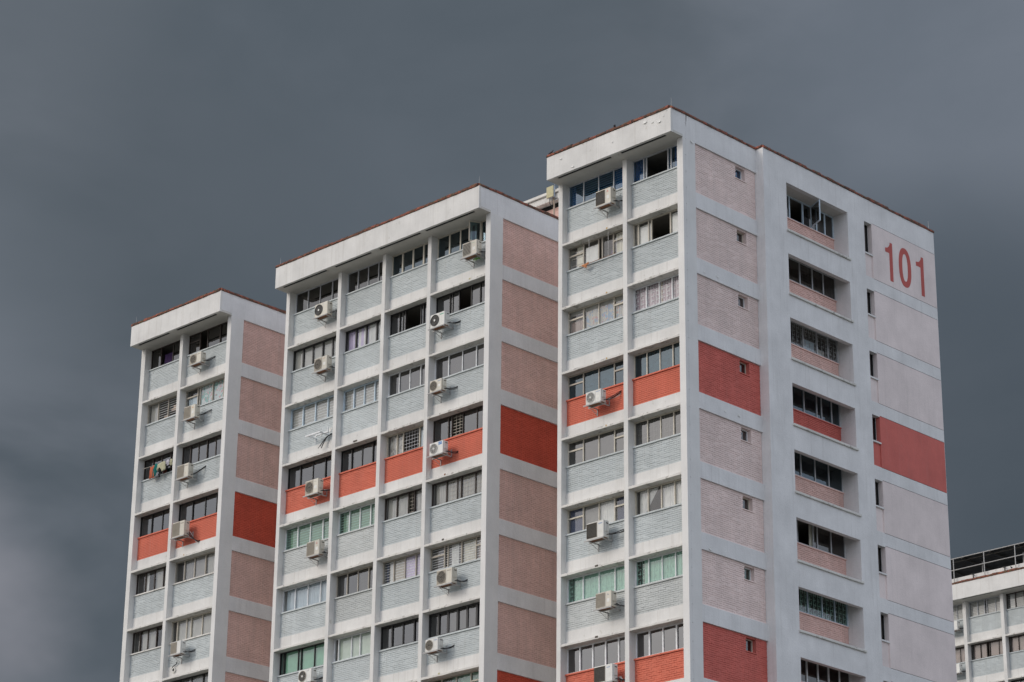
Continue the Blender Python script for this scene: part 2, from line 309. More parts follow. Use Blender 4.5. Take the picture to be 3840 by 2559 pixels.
# ------------------------------------------------------------------ windows
def curtain(par, u0, u1, v0, v1, d, mat, wave=0.02, per=0.11, name='curtain', tilt=0.0):
    n = max(6, int((u1 - u0) / per * 6)); mb = MB(); ph = R(0, 6)
    for i in range(n + 1):
        u = u0 + (u1 - u0) * i / n; y = d + wave * math.sin(i * 1.05 + ph) + wave * .5 * math.sin(i * .37 + ph * 2)
        mb.v += [(u - tilt * (u - u0), y, v0), (u, y * .5 + d * .5, v1)]
    for i in range(n): mb.f.append((2 * i, 2 * i + 2, 2 * i + 3, 2 * i + 1))
    o = mb.build(name, mat, par, True)
    for p in o.data.polygons: p.use_smooth = True
    return o
def window(parent, loc, w, h, fr='silver', n=4, gl='g_grey', mu=None, split=False, fw=0.045, mw=0.04, op=(), cur=(), bars=None, rz=0.0, out=None, room=1.7, skipglass=()):
    """origin at the lower left corner of the opening; local x along the wall, y into the building, z up"""
    mb = MB(); d0, d1 = -0.03, 0.04
    mb.box(0, w, d0, d1, 0, fw); mb.box(0, w, d0, d1, h - fw, h); mb.box(0, fw, d0, d1, fw, h - fw); mb.box(w - fw, w, d0, d1, fw, h - fw)
    ms = list(mu) if mu else [i / n for i in range(1, n)]
    xs = [m_ * w for m_ in ms]
    for k, x in enumerate(xs):
        o_ = 0.006 * (k % 2); mb.box(x - mw / 2, x + mw / 2, d0 + o_, d1 - o_, fw, h - fw)
    edges = [0] + xs + [w]; cells = []
    for i in range(len(edges) - 1):
        a = edges[i] + (fw if i == 0 else mw / 2); b = edges[i + 1] - (fw if i == len(edges) - 2 else mw / 2)
        cells.append((a, b))
    tr = []
    if split:
        for i in (0, len(cells) - 1):
            a, b = cells[i]; z = h * 0.62; mb.box(a, b, d0 + .004, d1 - .004, z - .03, z + .03); tr.append(i)
    win = mb.build('window', fr, parent, False, loc=loc, rz=rz)
    for i, (a, b) in enumerate(cells):
        if i in op or i in skipglass: continue
        spans = [(fw, h - fw)] if i not in tr else [(fw, h * .62 - .03), (h * .62 + .03, h - fw)]
        for (c, d) in spans:
            y = 0.006 + 0.012 * (i % 2); t = R(-.0025, .0025); q = R(-.002, .002)
            MB().quad((a, y - t, c), (b, y + t, c), (b, y + t + q, d), (a, y - t + q, d)).build('pane', gl, win, True)
    for c in cur:
        kind, f0, f1, mat = c[:4]; v0 = fw + (c[4] if len(c) > 4 else 0) * h; v1 = h - fw if len(c) <= 5 else c[5] * h
        if kind == 'c': curtain(win, f0 * w + .01, f1 * w - .01, v0, v1, 0.075, mat)
        elif kind == 't': curtain(win, f0 * w, f1 * w, v0, v1, 0.075, mat, tilt=0.7)
        elif kind == 'f': curtain(win, f0 * w + .01, f1 * w - .01, v0, v1, 0.055, mat, 0.004, .3)
        elif kind == 'b':
            s = MB(); k = 0; z = v0
            while z < v1 - .02: s.quad((f0 * w + .02, .09, z), (f1 * w - .02, .09, z), (f1 * w - .02, .125, z + .036), (f0 * w + .02, .125, z + .036)); z += .04
            s.build('blind', mat, win, True)
        elif kind == 'p': MB().box(f0 * w + .02, f1 * w - .02, .05, .075, v0, v1).build('board', mat, win, True)
        elif kind == 'k':
            s = MB(); a, b = f0 * w, f1 * w
            for q in range(4):
                x = R(a, b - .1); s.cbox(x, x + R(.08, .16), .12, .24, v0 + R(0, .02), v0 + R(.12, .3), .01)
            s.build('stored_goods', mat, win, True)
    if bars:
        kind, f0, f1, mat = bars[:4]; s = MB(); y = .045; rr = .0075
        if kind in 'hg':
            nb = bars[4] if len(bars) > 4 else 8
            for i in range(nb): z = fw + (h - 2 * fw) * (i + .5) / nb; s.box(f0 * w, f1 * w, y - rr, y + rr, z - rr, z + rr)
        if kind == 'g':
            nv = max(2, int((f1 - f0) * w / .16))
            for i in range(nv + 1): x = f0 * w + (f1 - f0) * w * i / nv; s.box(x - .006, x + .006, y - .02, y - .009, fw, h - fw)
        if kind == 'l':                                             # lattice: stepped rectangles
            x = f0 * w
            while x < f1 * w - .1:
                for zz in (.12, .3, .48, .66, .84):
                    s.box(x, x + .17, y - rr, y + rr, zz * h - rr, zz * h + rr)
                for q in range(5):
                    s.box(x + (.04 if q % 2 else .13), x + (.05 if q % 2 else .14), y - .02, y - .008, (.05 + q * .18) * h, (.05 + q * .18 + .17) * h)
                s.box(x - .006, x + .006, y - .02, y - .008, fw, h - fw); x += .26
        s.build('grille', mat, win, True)
    if out:                                                         # casement swung open outward: (hinge fraction, width fraction, angle)
        f0, f1, ang = out; ww = (f1 - f0) * w; s = MB(); t = .045
        s.box(0, ww, -.02, .02, fw, fw + t); s.box(0, ww, -.02, .02, h - fw - t, h - fw); s.box(0, t, -.02, .02, fw + t, h - fw - t); s.box(ww - t, ww, -.02, .02, fw + t, h - fw - t)
        c = s.build('casement', fr, win, True, loc=(f0 * w if ang < 0 else f1 * w, -.04, 0))
        c.rotation_euler = (0, 0, ang if ang < 0 else math.pi + ang)
        MB().quad((t, 0, fw + t), (ww - t, 0, fw + t), (ww - t, 0, h - fw - t), (t, 0, h - fw - t)).build('pane', gl, win, True, loc=c.location[:]).rotation_euler = c.rotation_euler
    if room:
        key = ('room', round(w, 2), round(h, 2), room)
        if key not in CACHE:
            s = MB(); a, b, y0, y1, c, d = -.02, w + .02, .06, room, -.75, h + .02
            s.quad((a, y1, c), (b, y1, c), (b, y1, d), (a, y1, d)).quad((a, y0, c), (a, y1, c), (a, y1, d), (a, y0, d)).quad((b, y0, c), (b, y1, c), (b, y1, d), (b, y0, d)).quad((a, y0, c), (b, y0, c), (b, y1, c), (a, y1, c)).quad((a, y0, d), (b, y0, d), (b, y1, d), (a, y1, d))
            CACHE[key] = s.mesh('room_interior', 'room')
        link('room_interior', CACHE[key], win, True)
    return win

# ------------------------------------------------------------------ wavy plaster bar (hand-trowelled slab edge)
def wavy_bar(mb, x0, x1, y0, y1, z0, z1, j=0.008, step=0.22):
    n = max(2, int((x1 - x0) / step)); b = len(mb.v)
    for i in range(n + 1):
        x = x0 + (x1 - x0) * i / n; a, c, e = R(-j, j), R(-j, j) * .6, R(-j, j)
        mb.v += [(x, y0 + c, z0 + a), (x, y1, z0), (x, y1, z1), (x, y0 + .02, z1), (x, y0 + c, z1 - .02 + e)]
    for i in range(n):
        for k in range(5):
            l = (k + 1) % 5; mb.f.append((b + i * 5 + k, b + i * 5 + l, b + i * 5 + 5 + l, b + i * 5 + 5 + k))
    mb.f.append((b, b + 1, b + 2, b + 3, b + 4)); q = b + n * 5; mb.f.append((q + 4, q + 3, q + 2, q + 1, q))

# ------------------------------------------------------------------ coping tiles
def tile_meshes():
    out = []
    for k in range(4):
        mb = MB(); prof = [(-.15, 0), (-.15, .05), (-.11, .115), (0, .145), (.11, .115), (.15, .05), (.15, 0)]
        for x in (0, .15, .31, .455):
            mb.v += [(x, y + R(-.008, .008), z + R(-.01, .01) * (z > 0)) for (y, z) in prof]
        for r in range(3):
            for i in range(7): j = (i + 1) % 7; mb.f.append((r * 7 + i, r * 7 + 7 + i, r * 7 + 7 + j, r * 7 + j))
        mb.f.append(tuple(range(7))); mb.f.append(tuple(range(27, 20, -1)))
        out.append(mb.mesh('coping_tile', 'coping_tile'))
    return out
TILES = tile_meshes()
def coping(parent, p0, p1):
    p0, p1 = Vector(p0), Vector(p1); L = (p1 - p0).length; d = (p1 - p0) / L; n = max(1, round(L / .46)); a = math.atan2(d.y, d.x)
    for i in range(n):
        o = link('coping_tile', random.choice(TILES), parent, loc=p0 + d * (L * i / n) + Vector((0, 0, R(-.004, .004))))
        o.rotation_euler = (R(-.03, .03), R(-.012, .012), a + R(-.012, .012)); o.scale = (L / n / .46, R(.96, 1.08), R(.95, 1.30))

# ------------------------------------------------------------------ towers
OV, FT = 0.69, 0.99
def tower(name, label, Y0, zs, pill, rows, specs, slots, depth=15.75, side='plain', base=0.0, red=(4, 8), singles=(), brickfn=None, sidefull=True):
    """pill = [(left,right) of each pillar], zs = soffit height; right side wall at pill[-1][1]"""
    XL, XR = pill[0][0], pill[-1][1]
    T = thing(name, label, 'building', (0.5 * (XL + XR), Y0, 0))
    zb = base
    y = lambda v: Y0 + v
    for i, (a, b) in enumerate(pill):
        d = .72 if i == len(pill) - 1 else .5
        MB().box(a, b, y(0), y(d), zb, zs).build('pillar', 'white_wall' if d == .5 else 'side_corner', T)
    # fascia box with drainage slots under its front edge
    mb = MB(); wavy_bar(mb, XL, XR, y(-OV), y(-.57), zs, zs + FT, .004, .3); mb.build('fascia', 'white_wall', T)
    s = MB(); s.box(XL, XR, y(-.45), y(0), zs, zs + .1); s.box(XL, XR - .295, y(0), y(.5), zs, zs + .1); e = XL
    for (a, b) in slots + [(XR, XR)]:
        if a > e: s.box(e, a, y(-.57), y(-.45), zs, zs + .1)
        e = b
    s.build('soffit', 'soffit_paint', T)
    for (a, b) in slots: MB().box(a, b, y(-.57), y(-.45), zs + .014, zs + .1).build('slot_shade', 'shade_black', T)  # solid black plate stands in for the shade inside each slot
    MB().box(XL + .12, XR - .12, y(-.57), y(depth), zs + .5, zs + .58).build('roof', 'soffit_paint', T)
    MB().box(XL, XL + .12, y(-.57), y(depth), zs + .1, zs + FT).box(XL, XL + .2, y(.5), y(depth), zb, zs + .1).build('wall', 'white_wall', T)
    MB().box(XL + .2, XR - .3, y(depth - .2), y(depth), zb, zs + FT).build('wall', 'white_wall', T)
    MB().box(XR - .12, XR, y(-.57), y(0), zs + .1, zs + FT).box(XR - .295, XR, y(0), y(.72), zs, zs + FT).build('parapet', 'side_wall', T)
    coping(T, (XL - .02, y(-OV + .12), zs + FT), (XR - .1, y(-OV + .12), zs + FT))
    # front bays
    for bi in range(len(pill) - 1):
        x0, x1 = pill[bi][1], pill[bi + 1][0]; w = x1 - x0
        for r in range(1, rows + 1):
            zt = zs - H * (r - 1); sp = dict(specs.get((bi, r), {})); isred = r in red
            bm = 'brick_red' if isred else sp.pop('brick', 'brick_blue')
            sp.pop('brick', None)
            mb = MB(); wavy_bar(mb, x0, x1, y(0), y(.5), zt - H, zt - H + .1); mb.build('slab_edge', 'lip_paint', T)
            MB().box(x0, x1, y(.275), y(.5), zt - H + .1, zt - 2.07).build('beam', 'white_wall', T)
            brick_panel(T, (x0, y(.29), zt - 2.07), w, 1.02, bm, single=(bi, r) in singles)
            mb = MB(); wavy_bar(mb, x0, x1, y(.235), y(.41), zt - 1.05, zt - .985, .004, .3); mb.build('sill', bm if sp.pop('sillmat', None) is None else 'lip_paint', T)
            if not sp: sp = dict(fr='black', gl='g_grey')
            window(T, (x0, y(.39), zt - .985), w, .985, **sp)
        MB().box(x0, x1, y(.3), y(.45), zb, zs - H * rows - .001).build('lower_wall', 'brick_blue', T)
    # right side wall, first section: pilaster, beams, recessed brick panels
    D1 = 4.41
    pm = brickfn or (lambda r: 'brick_side_red_shaded' if r in red else 'brick_rose')
    MB().box(XR - .3, XR, y(.72), y(D1), zs - .015, zs + FT).build('side_beam', 'side_wall', T)
    for r in range(1, rows + 1):
        zt = zs - H * (r - 1); h = 2.04; hole = None
        if side == 'full': hole = (3.22 - .72, 3.775 - .72, 2.055 - .6, 2.055 - .08)
        hh = 2.055 - .015
        brick_panel(T, (XR - .07, y(.72), zt - 2.055), D1 - .72, hh, pm(r), True, hole, th=.2)
        a, b = zt - H - .015, zt - 2.055
        MB().poly([(XR - .3, y(.72), a), (XR, y(.72), a), (XR, y(.72), b - .03), (XR - .07, y(.72), b + .012), (XR - .3, y(.72), b + .012)], (0, D1 - .72, 0)).build('side_beam', 'side_wall', T)
        if hole:
            zz = zt - .6; s = MB(); fm = pm(r)
            s.box(XR - .25, XR - .045, y(3.20), y(3.795), zz - .03, zz + .004); s.build('reveal', fm, T)
            blue = r == 1
            window(T, (XR - .26, y(3.22), zz), .555, .52, 'white' if r in (1, 3, 5, 7) else 'cream', 1, 'g_blue' if blue else ('g_green' if r == 7 else 'g_grey'), rz=math.pi / 2, fw=.035, room=.6,
                   cur=((('f', .3, .9, 'c_blue'),) if blue else (('f', .05, .7, 'c_grey'),)), bars=('g', 0, 1, 'black', 4) if blue else None)
    MB().box(XR - .25, XR - .1, y(.72), y(D1), zb, zs - H * rows - .016).build('lower_wall', 'brick_pink', T)
    if side != 'full':
        MB().box(XR - .25, XR, y(D1), y(depth), zb, zs + FT).build('wall', 'side_wall', T)
        coping(T, (XR - .12, y(-OV + .05), zs + FT), (XR - .12, y(depth), zs + FT))
        return T
    # second section of the numbered gable
    q = .359; X = XR + q; C1, C2, C3, C4 = 5.83, 9.78, 10.88, 11.385; DE = depth
    coping(T, (XR - .12, y(-OV + .05), zs + FT), (XR - .12, y(D1 + .2), zs + FT)); coping(T, (XR - .05, y(D1 + .12), zs + FT + .004), (X - .1, y(D1 + .12), zs + FT + .004)); coping(T, (X - .12, y(D1 + .05), zs + FT), (X - .12, y(DE + .04), zs + FT))
    MB().box(XR - .4, X, y(D1), y(C1), zb, zs + FT).build('pier', 'side_wall', T)
    MB().box(XR - .45, X, y(C2), y(C3), zb, zs + FT).build('pier', 'side_wall', T)
    MB().box(X - .19, X - .03, y(C4 + .02), y(DE - .01), zb, zs + .05).build('gable_core', 'stain', T)
    MB().box(XR - .2, X - .2, y(C4), y(C4 + .1), zb, zs + FT).box(XR - .2, X, y(DE), y(DE + .012), zb, zs + FT).build('jamb', 'side_wall', T)
    MB().box(X - .2, X, y(C1), y(C2), zs - .04, zs + FT).build('band', 'side_wall', T)
    MB().box(X - .2, X, y(C3), y(C4), zs - .05, zs + FT).build('band', 'side_wall', T)
    MB().box(X - .2, X, y(C4), y(DE), zs + .004, zs + FT).build('band', 'side_wall', T)
    for r in range(1, rows + 1):
        zt = zs - H * (r - 1); nt_ = zt - H; low = 2.16
        top = .04 if r == 1 else .40
        # recessed window
        MB().box(X - .2, X, y(C1), y(C2), nt_ - .40, zt - low).build('band', 'side_wall', T)
        mb = MB(); n = 14; 
        mb.cbox(X - .25, X + .07, y(C1 - .04), y(C2 + .07), zt - low, zt - low + .095, .012); mb.build('ledge', 'lip_paint', T)
        MB().box(XR - .45, X - .2, y(C1), y(C2), zt - .03, zt + .1).build('soffit', 'soffit_paint', T)
        MB().box(XR - .45, X - .2, y(C1), y(C2), zt - low - .1, zt - low + .02).build('recess_floor', 'soffit_paint', T)
        bm = 'brick_side_red_lit' if r in red else 'brick_rose'
        brick_panel(T, (XR - .37, y(C1), zt - 2.14), C2 - C1, 1.06, bm, True)
        MB().box(XR - .5, XR - .33, y(C1), y(C2), zt - 1.08, zt - 1.035).build('sill', bm, T)
        window(T, (XR - .40, y(C1), zt - 1.035), C2 - C1, 1.0, rz=math.pi / 2, **SIDEW[min(r, 8)])
        # slot window
        st = .05 if r == 1 else .33
        s = MB(); s.box(X - .2, X, y(C3), y(C4), nt_ - .33, zt - 2.455); s.build('band', 'side_wall', T)
        MB().box(X - .3, X + .02, y(C3), y(C4 + .02), zt - 1.475, zt - 1.415).build('sill', 'side_wall', T)
        pl = 'side_red' if r in red else 'side_lilac'
        MB().box(X - .2, X - .05, y(C3), y(C4), zt - 2.455, zt - 1.475).build('panel', pl, T)
        MB().box(XR - .05, X - .2, y(C3), y(C4), zt - st, zt - st + .1).build('soffit', 'soffit_paint', T)
        window(T, (X - .25, y(C3), zt - 1.415), C4 - C3, 1.415 - st, 'black', 1, 'g_dark', rz=math.pi / 2, fw=.03, room=.8)
        # plaster panel between grooves
        pt = .0 if r == 1 else .28
        MB().box(X - .2, X - .0005, y(C4), y(DE), zt - 2.445, zt - pt - .014).build('panel', pl, T)
        MB().box(X - .2, X, y(C4), y(DE), nt_ - .28 + .006, zt - 2.465).build('band', 'side_wall', T)
    return T
plaster('side_corner', (0.735, 0.722, 0.705), 0.08, 0.03, 0.22, 0.69, (0.36, 0.33, 0.3))

def S(**k): return k
SIDEW = {1: S(fr='paleblue', n=5, gl='g_dark', mu=(.28, .5, .72, .86), op=(1,), out=(.42, .62, 1.15), mw=.06),
         2: S(fr='silver', n=5, gl='g_dark', mu=(.2, .42, .62, .80), cur=(('c', .62, .8, 'c_cream'), ('c', .8, .98, 'c_grey')), bars=('g', .42, .62, 'silver', 7)),
         3: S(fr='silver', n=5, gl='g_clear', mu=(.22, .44, .66, .84), bars=('l', .02, .98, 'silver'), cur=(('f', .44, .64, 'c_pale', 0, .5), ('f', .66, .8, 'c_sheer', 0, .3))),
         4: S(fr='silver', n=5, gl='g_teal', mu=(.2, .42, .62, .70, .86)), 5: S(fr='silver', n=5, gl='g_teal', mu=(.12, .34, .56, .78)),
         6: S(fr='silver', n=4, gl='g_dark', mu=(.25, .5, .56, .78), op=(1,), cur=(('c', .46, .56, 'c_cream'),)),
         7: S(fr='paleblue', n=4, gl='g_green', mu=(.16, .38, .60, .80), bars=('l', .02, .98, 'white')), 8: S(fr='white', n=6, gl='g_dark', mw=.06)}
# front windows, right tower (bay 0 wide, bay 1 narrow)
A = {(0, 1): S(fr='silver', gl='g_blue', bars=('h', .02, .98, 'silver', 9), cur=(('c', .72, .98, 'c_blue'), ('c', .02, .1, 'c_blue'))),
     (1, 1): S(fr='silver', gl='g_blue', mu=(.22, .27, .70, .76), op=(2,), cur=(('c', .02, .2, 'c_blue'), ('c', .8, .98, 'c_blue')), bars=('h', .02, .2, 'c_blue', 9)),
     (0, 2): S(fr='beige', gl='g_clear', mu=(.25, .50, .56, .74), split=True, op=(2,), cur=(('f', .12, .24, 'c_cream'), ('f', .27, .5, 'c_white', 0, .8), ('c', .76, .98, 'c_cream'), ('k', .58, .7, 'c_purple')), bars=('h', .0, .25, 'beige', 3)),
     (1, 2): S(fr='cream', gl='g_clear', mu=(.10, .30, .36, .73), op=(3,), cur=(('f', .1, .34, 'c_white', 0, .85), ('f', .74, .98, 'c_white', 0, .9), ('c', .02, .09, 'c_beige'))),
     (0, 3): S(fr='cream', gl='g_clear', split=True, cur=(('c', .26, .74, 'c_print'), ('c', .02, .25, 'c_rose', 0, .55), ('c', .75, .98, 'c_print'), ('f', .02, .98, 'c_sheer', .75, .97))),
     (1, 3): S(fr='white', gl='g_clear', cur=(('c', .02, .97, 'c_pink'), ('c', .5, .54, 'ochre')), bars=('l', .02, .98, 'white')),
     (0, 4): S(fr='beige', gl='g_teal', split=True, cur=(('c', .26, .5, 'c_lace'), ('c', .5, .74, 'c_lace'))),
     (1, 4): S(fr='cream', gl='g_teal', cur=(('c', .12, .98, 'c_lace'),)),
     (0, 5): S(fr='cream', gl='g_grey', split=True, cur=(('f', .1, .98, 'c_sheer'),)), (1, 5): S(fr='cream', gl='g_grey', cur=(('c', .05, .98, 'c_sheer'),), bars=('l', .05, .98, 'white')),
     (0, 6): S(fr='cream', gl='g_clear', split=True, cur=(('f', .26, .5, 'c_grey'), ('c', .5, .74, 'c_white'), ('c', .76, .98, 'c_navy'), ('f', .02, .24, 'c_navy'))),
     (1, 6): S(fr='cream', gl='g_clear', cur=(('t', .06, .42, 'c_white'), ('c', .5, .98, 'c_white'))),
     (0, 7): S(fr='white', gl='g_green', brick='brick_grey', cur=(('f', .1, .98, 'c_white'),), bars=('l', .02, .98, 'white')), (1, 7): S(fr='white', gl='g_green', brick='brick_grey', cur=(('f', .14, .98, 'c_white'),), bars=('l', .02, .98, 'white')),
     (0, 8): S(fr='white', n=5, gl='g_bronze', mw=.06), (1, 8): S(fr='white', gl='g_bronze', mw=.06)}
B = {(0, 1): S(fr='silver', gl='g_dark', mw=.025), (1, 1): S(fr='silver', gl='g_dark', mw=.025), (2, 1): S(fr='cream', gl='g_teal', mw=.075, fw=.05), (3, 1): S(fr='cream', gl='g_teal', mu=(.22, .42, .62, .70, .80), mw=.065, op=(3, 4), out=(.64, .80, 1.05)),
     (0, 2): S(fr='black', n=5, gl='g_clear', mw=.07, fw=.06, cur=(('f', .02, .98, 'c_sheer'), ('k', .05, .2, 'c_white'))), (1, 2): S(fr='black', gl='g_clear', mw=.07, fw=.06, cur=(('c', .03, .3, 'c_lav'), ('c', .28, .98, 'c_white'), ('c', .3, .55, 'c_lav'))),
     (2, 2): S(fr='black', gl='g_grey', mu=(.22, .30, .36, .72, .78), op=(3,)), (3, 2): S(fr='black', gl='g_grey', mu=(.25, .30, .42, .64, .80), op=(3,)),
     (0, 3): S(fr='paleblue', gl='g_clear', bars=('h', .02, .98, 'white', 7), cur=(('f', .03, .98, 'c_sheer'),), fw=.06, mw=.055), (1, 3): S(fr='paleblue', gl='g_clear', bars=('h', .02, .98, 'white', 7), cur=(('f', .03, .98, 'c_sheer'),), fw=.06, mw=.055),
     (2, 3): S(fr='white', gl='g_grey', cur=(('b', .03, .98, 'c_beige'),)), (3, 3): S(fr='white', gl='g_grey', cur=(('b', .03, .52, 'c_beige'), ('f', .5, .98, 'c_grey'))),
     (0, 4): S(fr='black', gl='g_grey'), (1, 4): S(fr='black', gl='g_grey', cur=(('f', .3, .98, 'c_grey'),)),
     (2, 4): S(fr='cream', gl='g_clear', mu=(.24, .38, .76), op=(2,), bars=('g', .38, .76, 'silver', 6), cur=(('c', .04, .24, 'c_lace'), ('c', .25, .38, 'c_lace'), ('f', .77, .98, 'c_pale'))), (3, 4): S(fr='brown', gl='g_grey', mu=(.27, .33, .53, .78), op=(2,), bars=('g', .33, .53, 'cream', 7)),
     (0, 5): S(fr='white', gl='g_green', brick='brick_grey', bars=('h', .02, .98, 'white', 8), cur=(('f', .08, .98, 'c_beige'),), mw=.05), (1, 5): S(fr='white', gl='g_green', brick='brick_grey', bars=('h', .02, .98, 'white', 8), cur=(('f', .08, .98, 'c_beige'),), mw=.05),
     (2, 5): S(fr='brown', gl='g_clear', mu=(.28, .54, .68, .86), op=(2,), bars=('g', .54, .68, 'beige', 6), cur=(('c', .05, .54, 'c_sheer'), ('c', .7, .98, 'c_sheer'))), (3, 5): S(fr='brown', gl='g_clear', mu=(.26, .45, .52, .77), cur=(('c', .05, .98, 'c_sheer'),), bars=('g', .3, .98, 'beige', 5)),
     (0, 6): S(fr='white', gl='g_clear', cur=(('c', .05, .98, 'c_pale'),)), (1, 6): S(fr='beige', gl='g_grey', brick='brick_grey', bars=('g', .5, .98, 'beige', 6), cur=(('c', .06, .24, 'c_grey'), ('c', .52, .98, 'c_beige'))),
     (2, 6): S(fr='beige', gl='g_clear', bars=('h', .02, .98, 'white', 8), cur=(('c', .04, .12, 'c_navy'), ('c', .12, .25, 'c_white'), ('f', .5, .98, 'c_lav'), ('f', .26, .5, 'c_beige'))), (3, 6): S(fr='beige', gl='g_clear', split=True, mu=(.25, .31, .55, .80), op=(1,), bars=('h', .02, .98, 'white', 9), cur=(('c', .34, .48, 'c_white'), ('c', .56, .78, 'c_cream'), ('c', .82, .98, 'c_rose'))),
     (0, 7): S(fr='black', gl='g_green', mu=(.08, .36, .42, .68), cur=(('f', .1, .98, 'c_mint'),)), (1, 7): S(fr='white', gl='g_clear', mu=(.1, .4, .6, .85), cur=(('f', .1, .98, 'c_mint'),)),
     (2, 7): S(fr='black', gl='g_grey', mw=.06, fw=.06), (3, 7): S(fr='black', n=6, gl='g_grey', mw=.10, fw=.07, cur=(('c', .3, .98, 'c_sheer'),)),
     (0, 8): S(fr='black', gl='g_grey'), (1, 8): S(fr='black', gl='g_grey'), (2, 8): S(fr='beige', gl='g_grey'), (3, 8): S(fr='beige', gl='g_green', split=True, cur=(('f', .4, .98, 'c_lace'),))}
C = {(0, 1): S(fr='brown', gl='g_dark', mu=(.28, .62, .86), op=(1,), cur=(('c', .34, .56, 'c_purple', 0, .6),)), (1, 1): S(fr='brown', gl='g_dark', mu=(.25, .42, .70, .86), split=True, op=(1,), cur=(('p', .02, .25, 'wood', 0, .58),)),
     (0, 2): S(fr='beige', gl='g_clear', mu=(.30, .58, .85), op=(1, 2), bars=('h', .30, .85, 'white', 8), cur=(('c', .04, .3, 'c_sheer'), ('c', .86, .98, 'c_white'), ('k', .4, .56, 'pot'), ('k', .6, .8, 'pot', .3))), (1, 2): S(fr='beige', gl='g_clear', split=True, mu=(.27, .32, .6, .84), cur=(('f', .3, .84, 'c_paper'), ('f', .04, .27, 'c_pale', 0, .6), ('f', .86, .98, 'c_white'))),
     (0, 3): S(fr='brown', n=4, gl='g_grey'), (1, 3): S(fr='brown', n=5, gl='g_grey', mu=(.18, .36, .55, .74, .93)), (0, 4): S(fr='black', gl='g_grey', mu=(.32, .62, .9)), (1, 4): S(fr='black', gl='g_grey', mu=(.30, .58, .83)),
     (0, 5): S(fr='brown', gl='g_clear', cur=(('c', .2, .32, 'c_white'), ('c', .5, .8, 'c_sheer'), ('c', .84, .98, 'c_pale')), sillmat=1), (1, 5): S(fr='beige', gl='g_clear', mu=(.2, .42, .66), cur=(('c', .15, .4, 'c_grey'), ('f', .42, .66, 'c_grey'), ('c', .67, .98, 'c_sheer')), sillmat=1),
     (0, 6): S(fr='brown', gl='g_clear', mu=(.2, .42, .66), cur=(('c', .12, .2, 'c_white', 0, .6), ('c', .22, .6, 'c_sheer')), sillmat=1), (1, 6): S(fr='cream', gl='g_clear', mu=(.12, .32, .42, .66), cur=(('f', .12, .98, 'c_sheer'),), sillmat=1), (0, 7): S(fr='black', gl='g_grey'), (1, 7): S(fr='black', gl='g_clear', cur=(('c', .4, .98, 'c_grey'),))}

def pinkfn(r): return 'brick_side_red_lit' if r in (4, 8) else 'brick_pink'
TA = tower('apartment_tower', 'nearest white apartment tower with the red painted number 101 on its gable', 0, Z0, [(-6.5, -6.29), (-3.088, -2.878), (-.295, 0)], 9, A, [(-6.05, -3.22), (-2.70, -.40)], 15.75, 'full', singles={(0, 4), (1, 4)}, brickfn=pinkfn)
TB = tower('apartment_tower', 'middle white apartment tower, four bays wide, with red tiled parapet', 0, Z0, [(-22.9, -22.69), (-19.525, -19.32), (-16.735, -16.53), (-13.97, -13.765), (-10.57, -10.3)], 9, B, [(-22.54, -19.72), (-19.17, -16.90), (-16.39, -13.90), (-13.59, -10.72)], singles={(2, 4), (3, 4)})
TC = tower('apartment_tower', 'leftmost white apartment tower, two bays wide, farthest from the number 101', 0, Z0, [(-33.12, -32.84), (-30.285, -30.08), (-26.92, -26.665)], 8, C, [(-32.71, -30.46), (-29.93, -27.10)], singles={(0, 4), (1, 4)})

for (T, xa, xb) in ((TB, -10.3, -6.5), (TC, -26.665, -22.9)):
    MB().box(xa, xb, 8.5, 15.7, 0, Z0 + .9).build('lightwell_blocker', 'side_wall', T)  # unseen block added to keep sky light from leaking in behind the gap

# painted number 101 on the gable (thin relief of paint)
XG = .359
def one(yl, ys0, ys1, zt):
    pts = [(ys0, -2.2), (ys1, -2.2), (ys1, zt), (ys0 + .06, zt), (ys0 + .045, zt - .10), (ys0 - .02, zt - .20), (ys0 - .12, zt - .28), (yl, zt - .315), (yl, zt - .50), (ys0 - .12, zt - .49), (ys0, zt - .50)]
    return [(XG + .001, a, Z0 + b) for a, b in pts]
MB().poly(one(12.26, 12.53, 12.75, -.475), (.003, 0, 0)).build('painted_digit', 'digit_red', TA)
MB().poly(one(14.38, 14.69, 14.915, -.44), (.003, 0, 0)).build('painted_digit', 'digit_red', TA)
mb = MB(); n = 48; yc, zc = 13.595, -1.292
def se(a, ry, rz_, p=2.35):
    c, s_ = math.cos(a), math.sin(a); return yc + ry * math.copysign(abs(c) ** (2 / p), c), Z0 + zc + rz_ * math.copysign(abs(s_) ** (2 / p), s_)
for k in range(n):
    a = 2 * math.pi * k / n; o1 = se(a, .425, .878); i1 = se(a, .185, .615)
    mb.v += [(XG + .004, *o1), (XG + .004, *i1), (XG + .001, *o1), (XG + .001, *i1)]
for k in range(n):
    i, j = 4 * k, 4 * ((k + 1) % n); mb.f += [(i, j, j + 1, i + 1), (i, i + 2, j + 2, j), (i + 1, j + 1, j + 3, i + 3)]
mb.build('painted_digit', 'digit_red', TA)

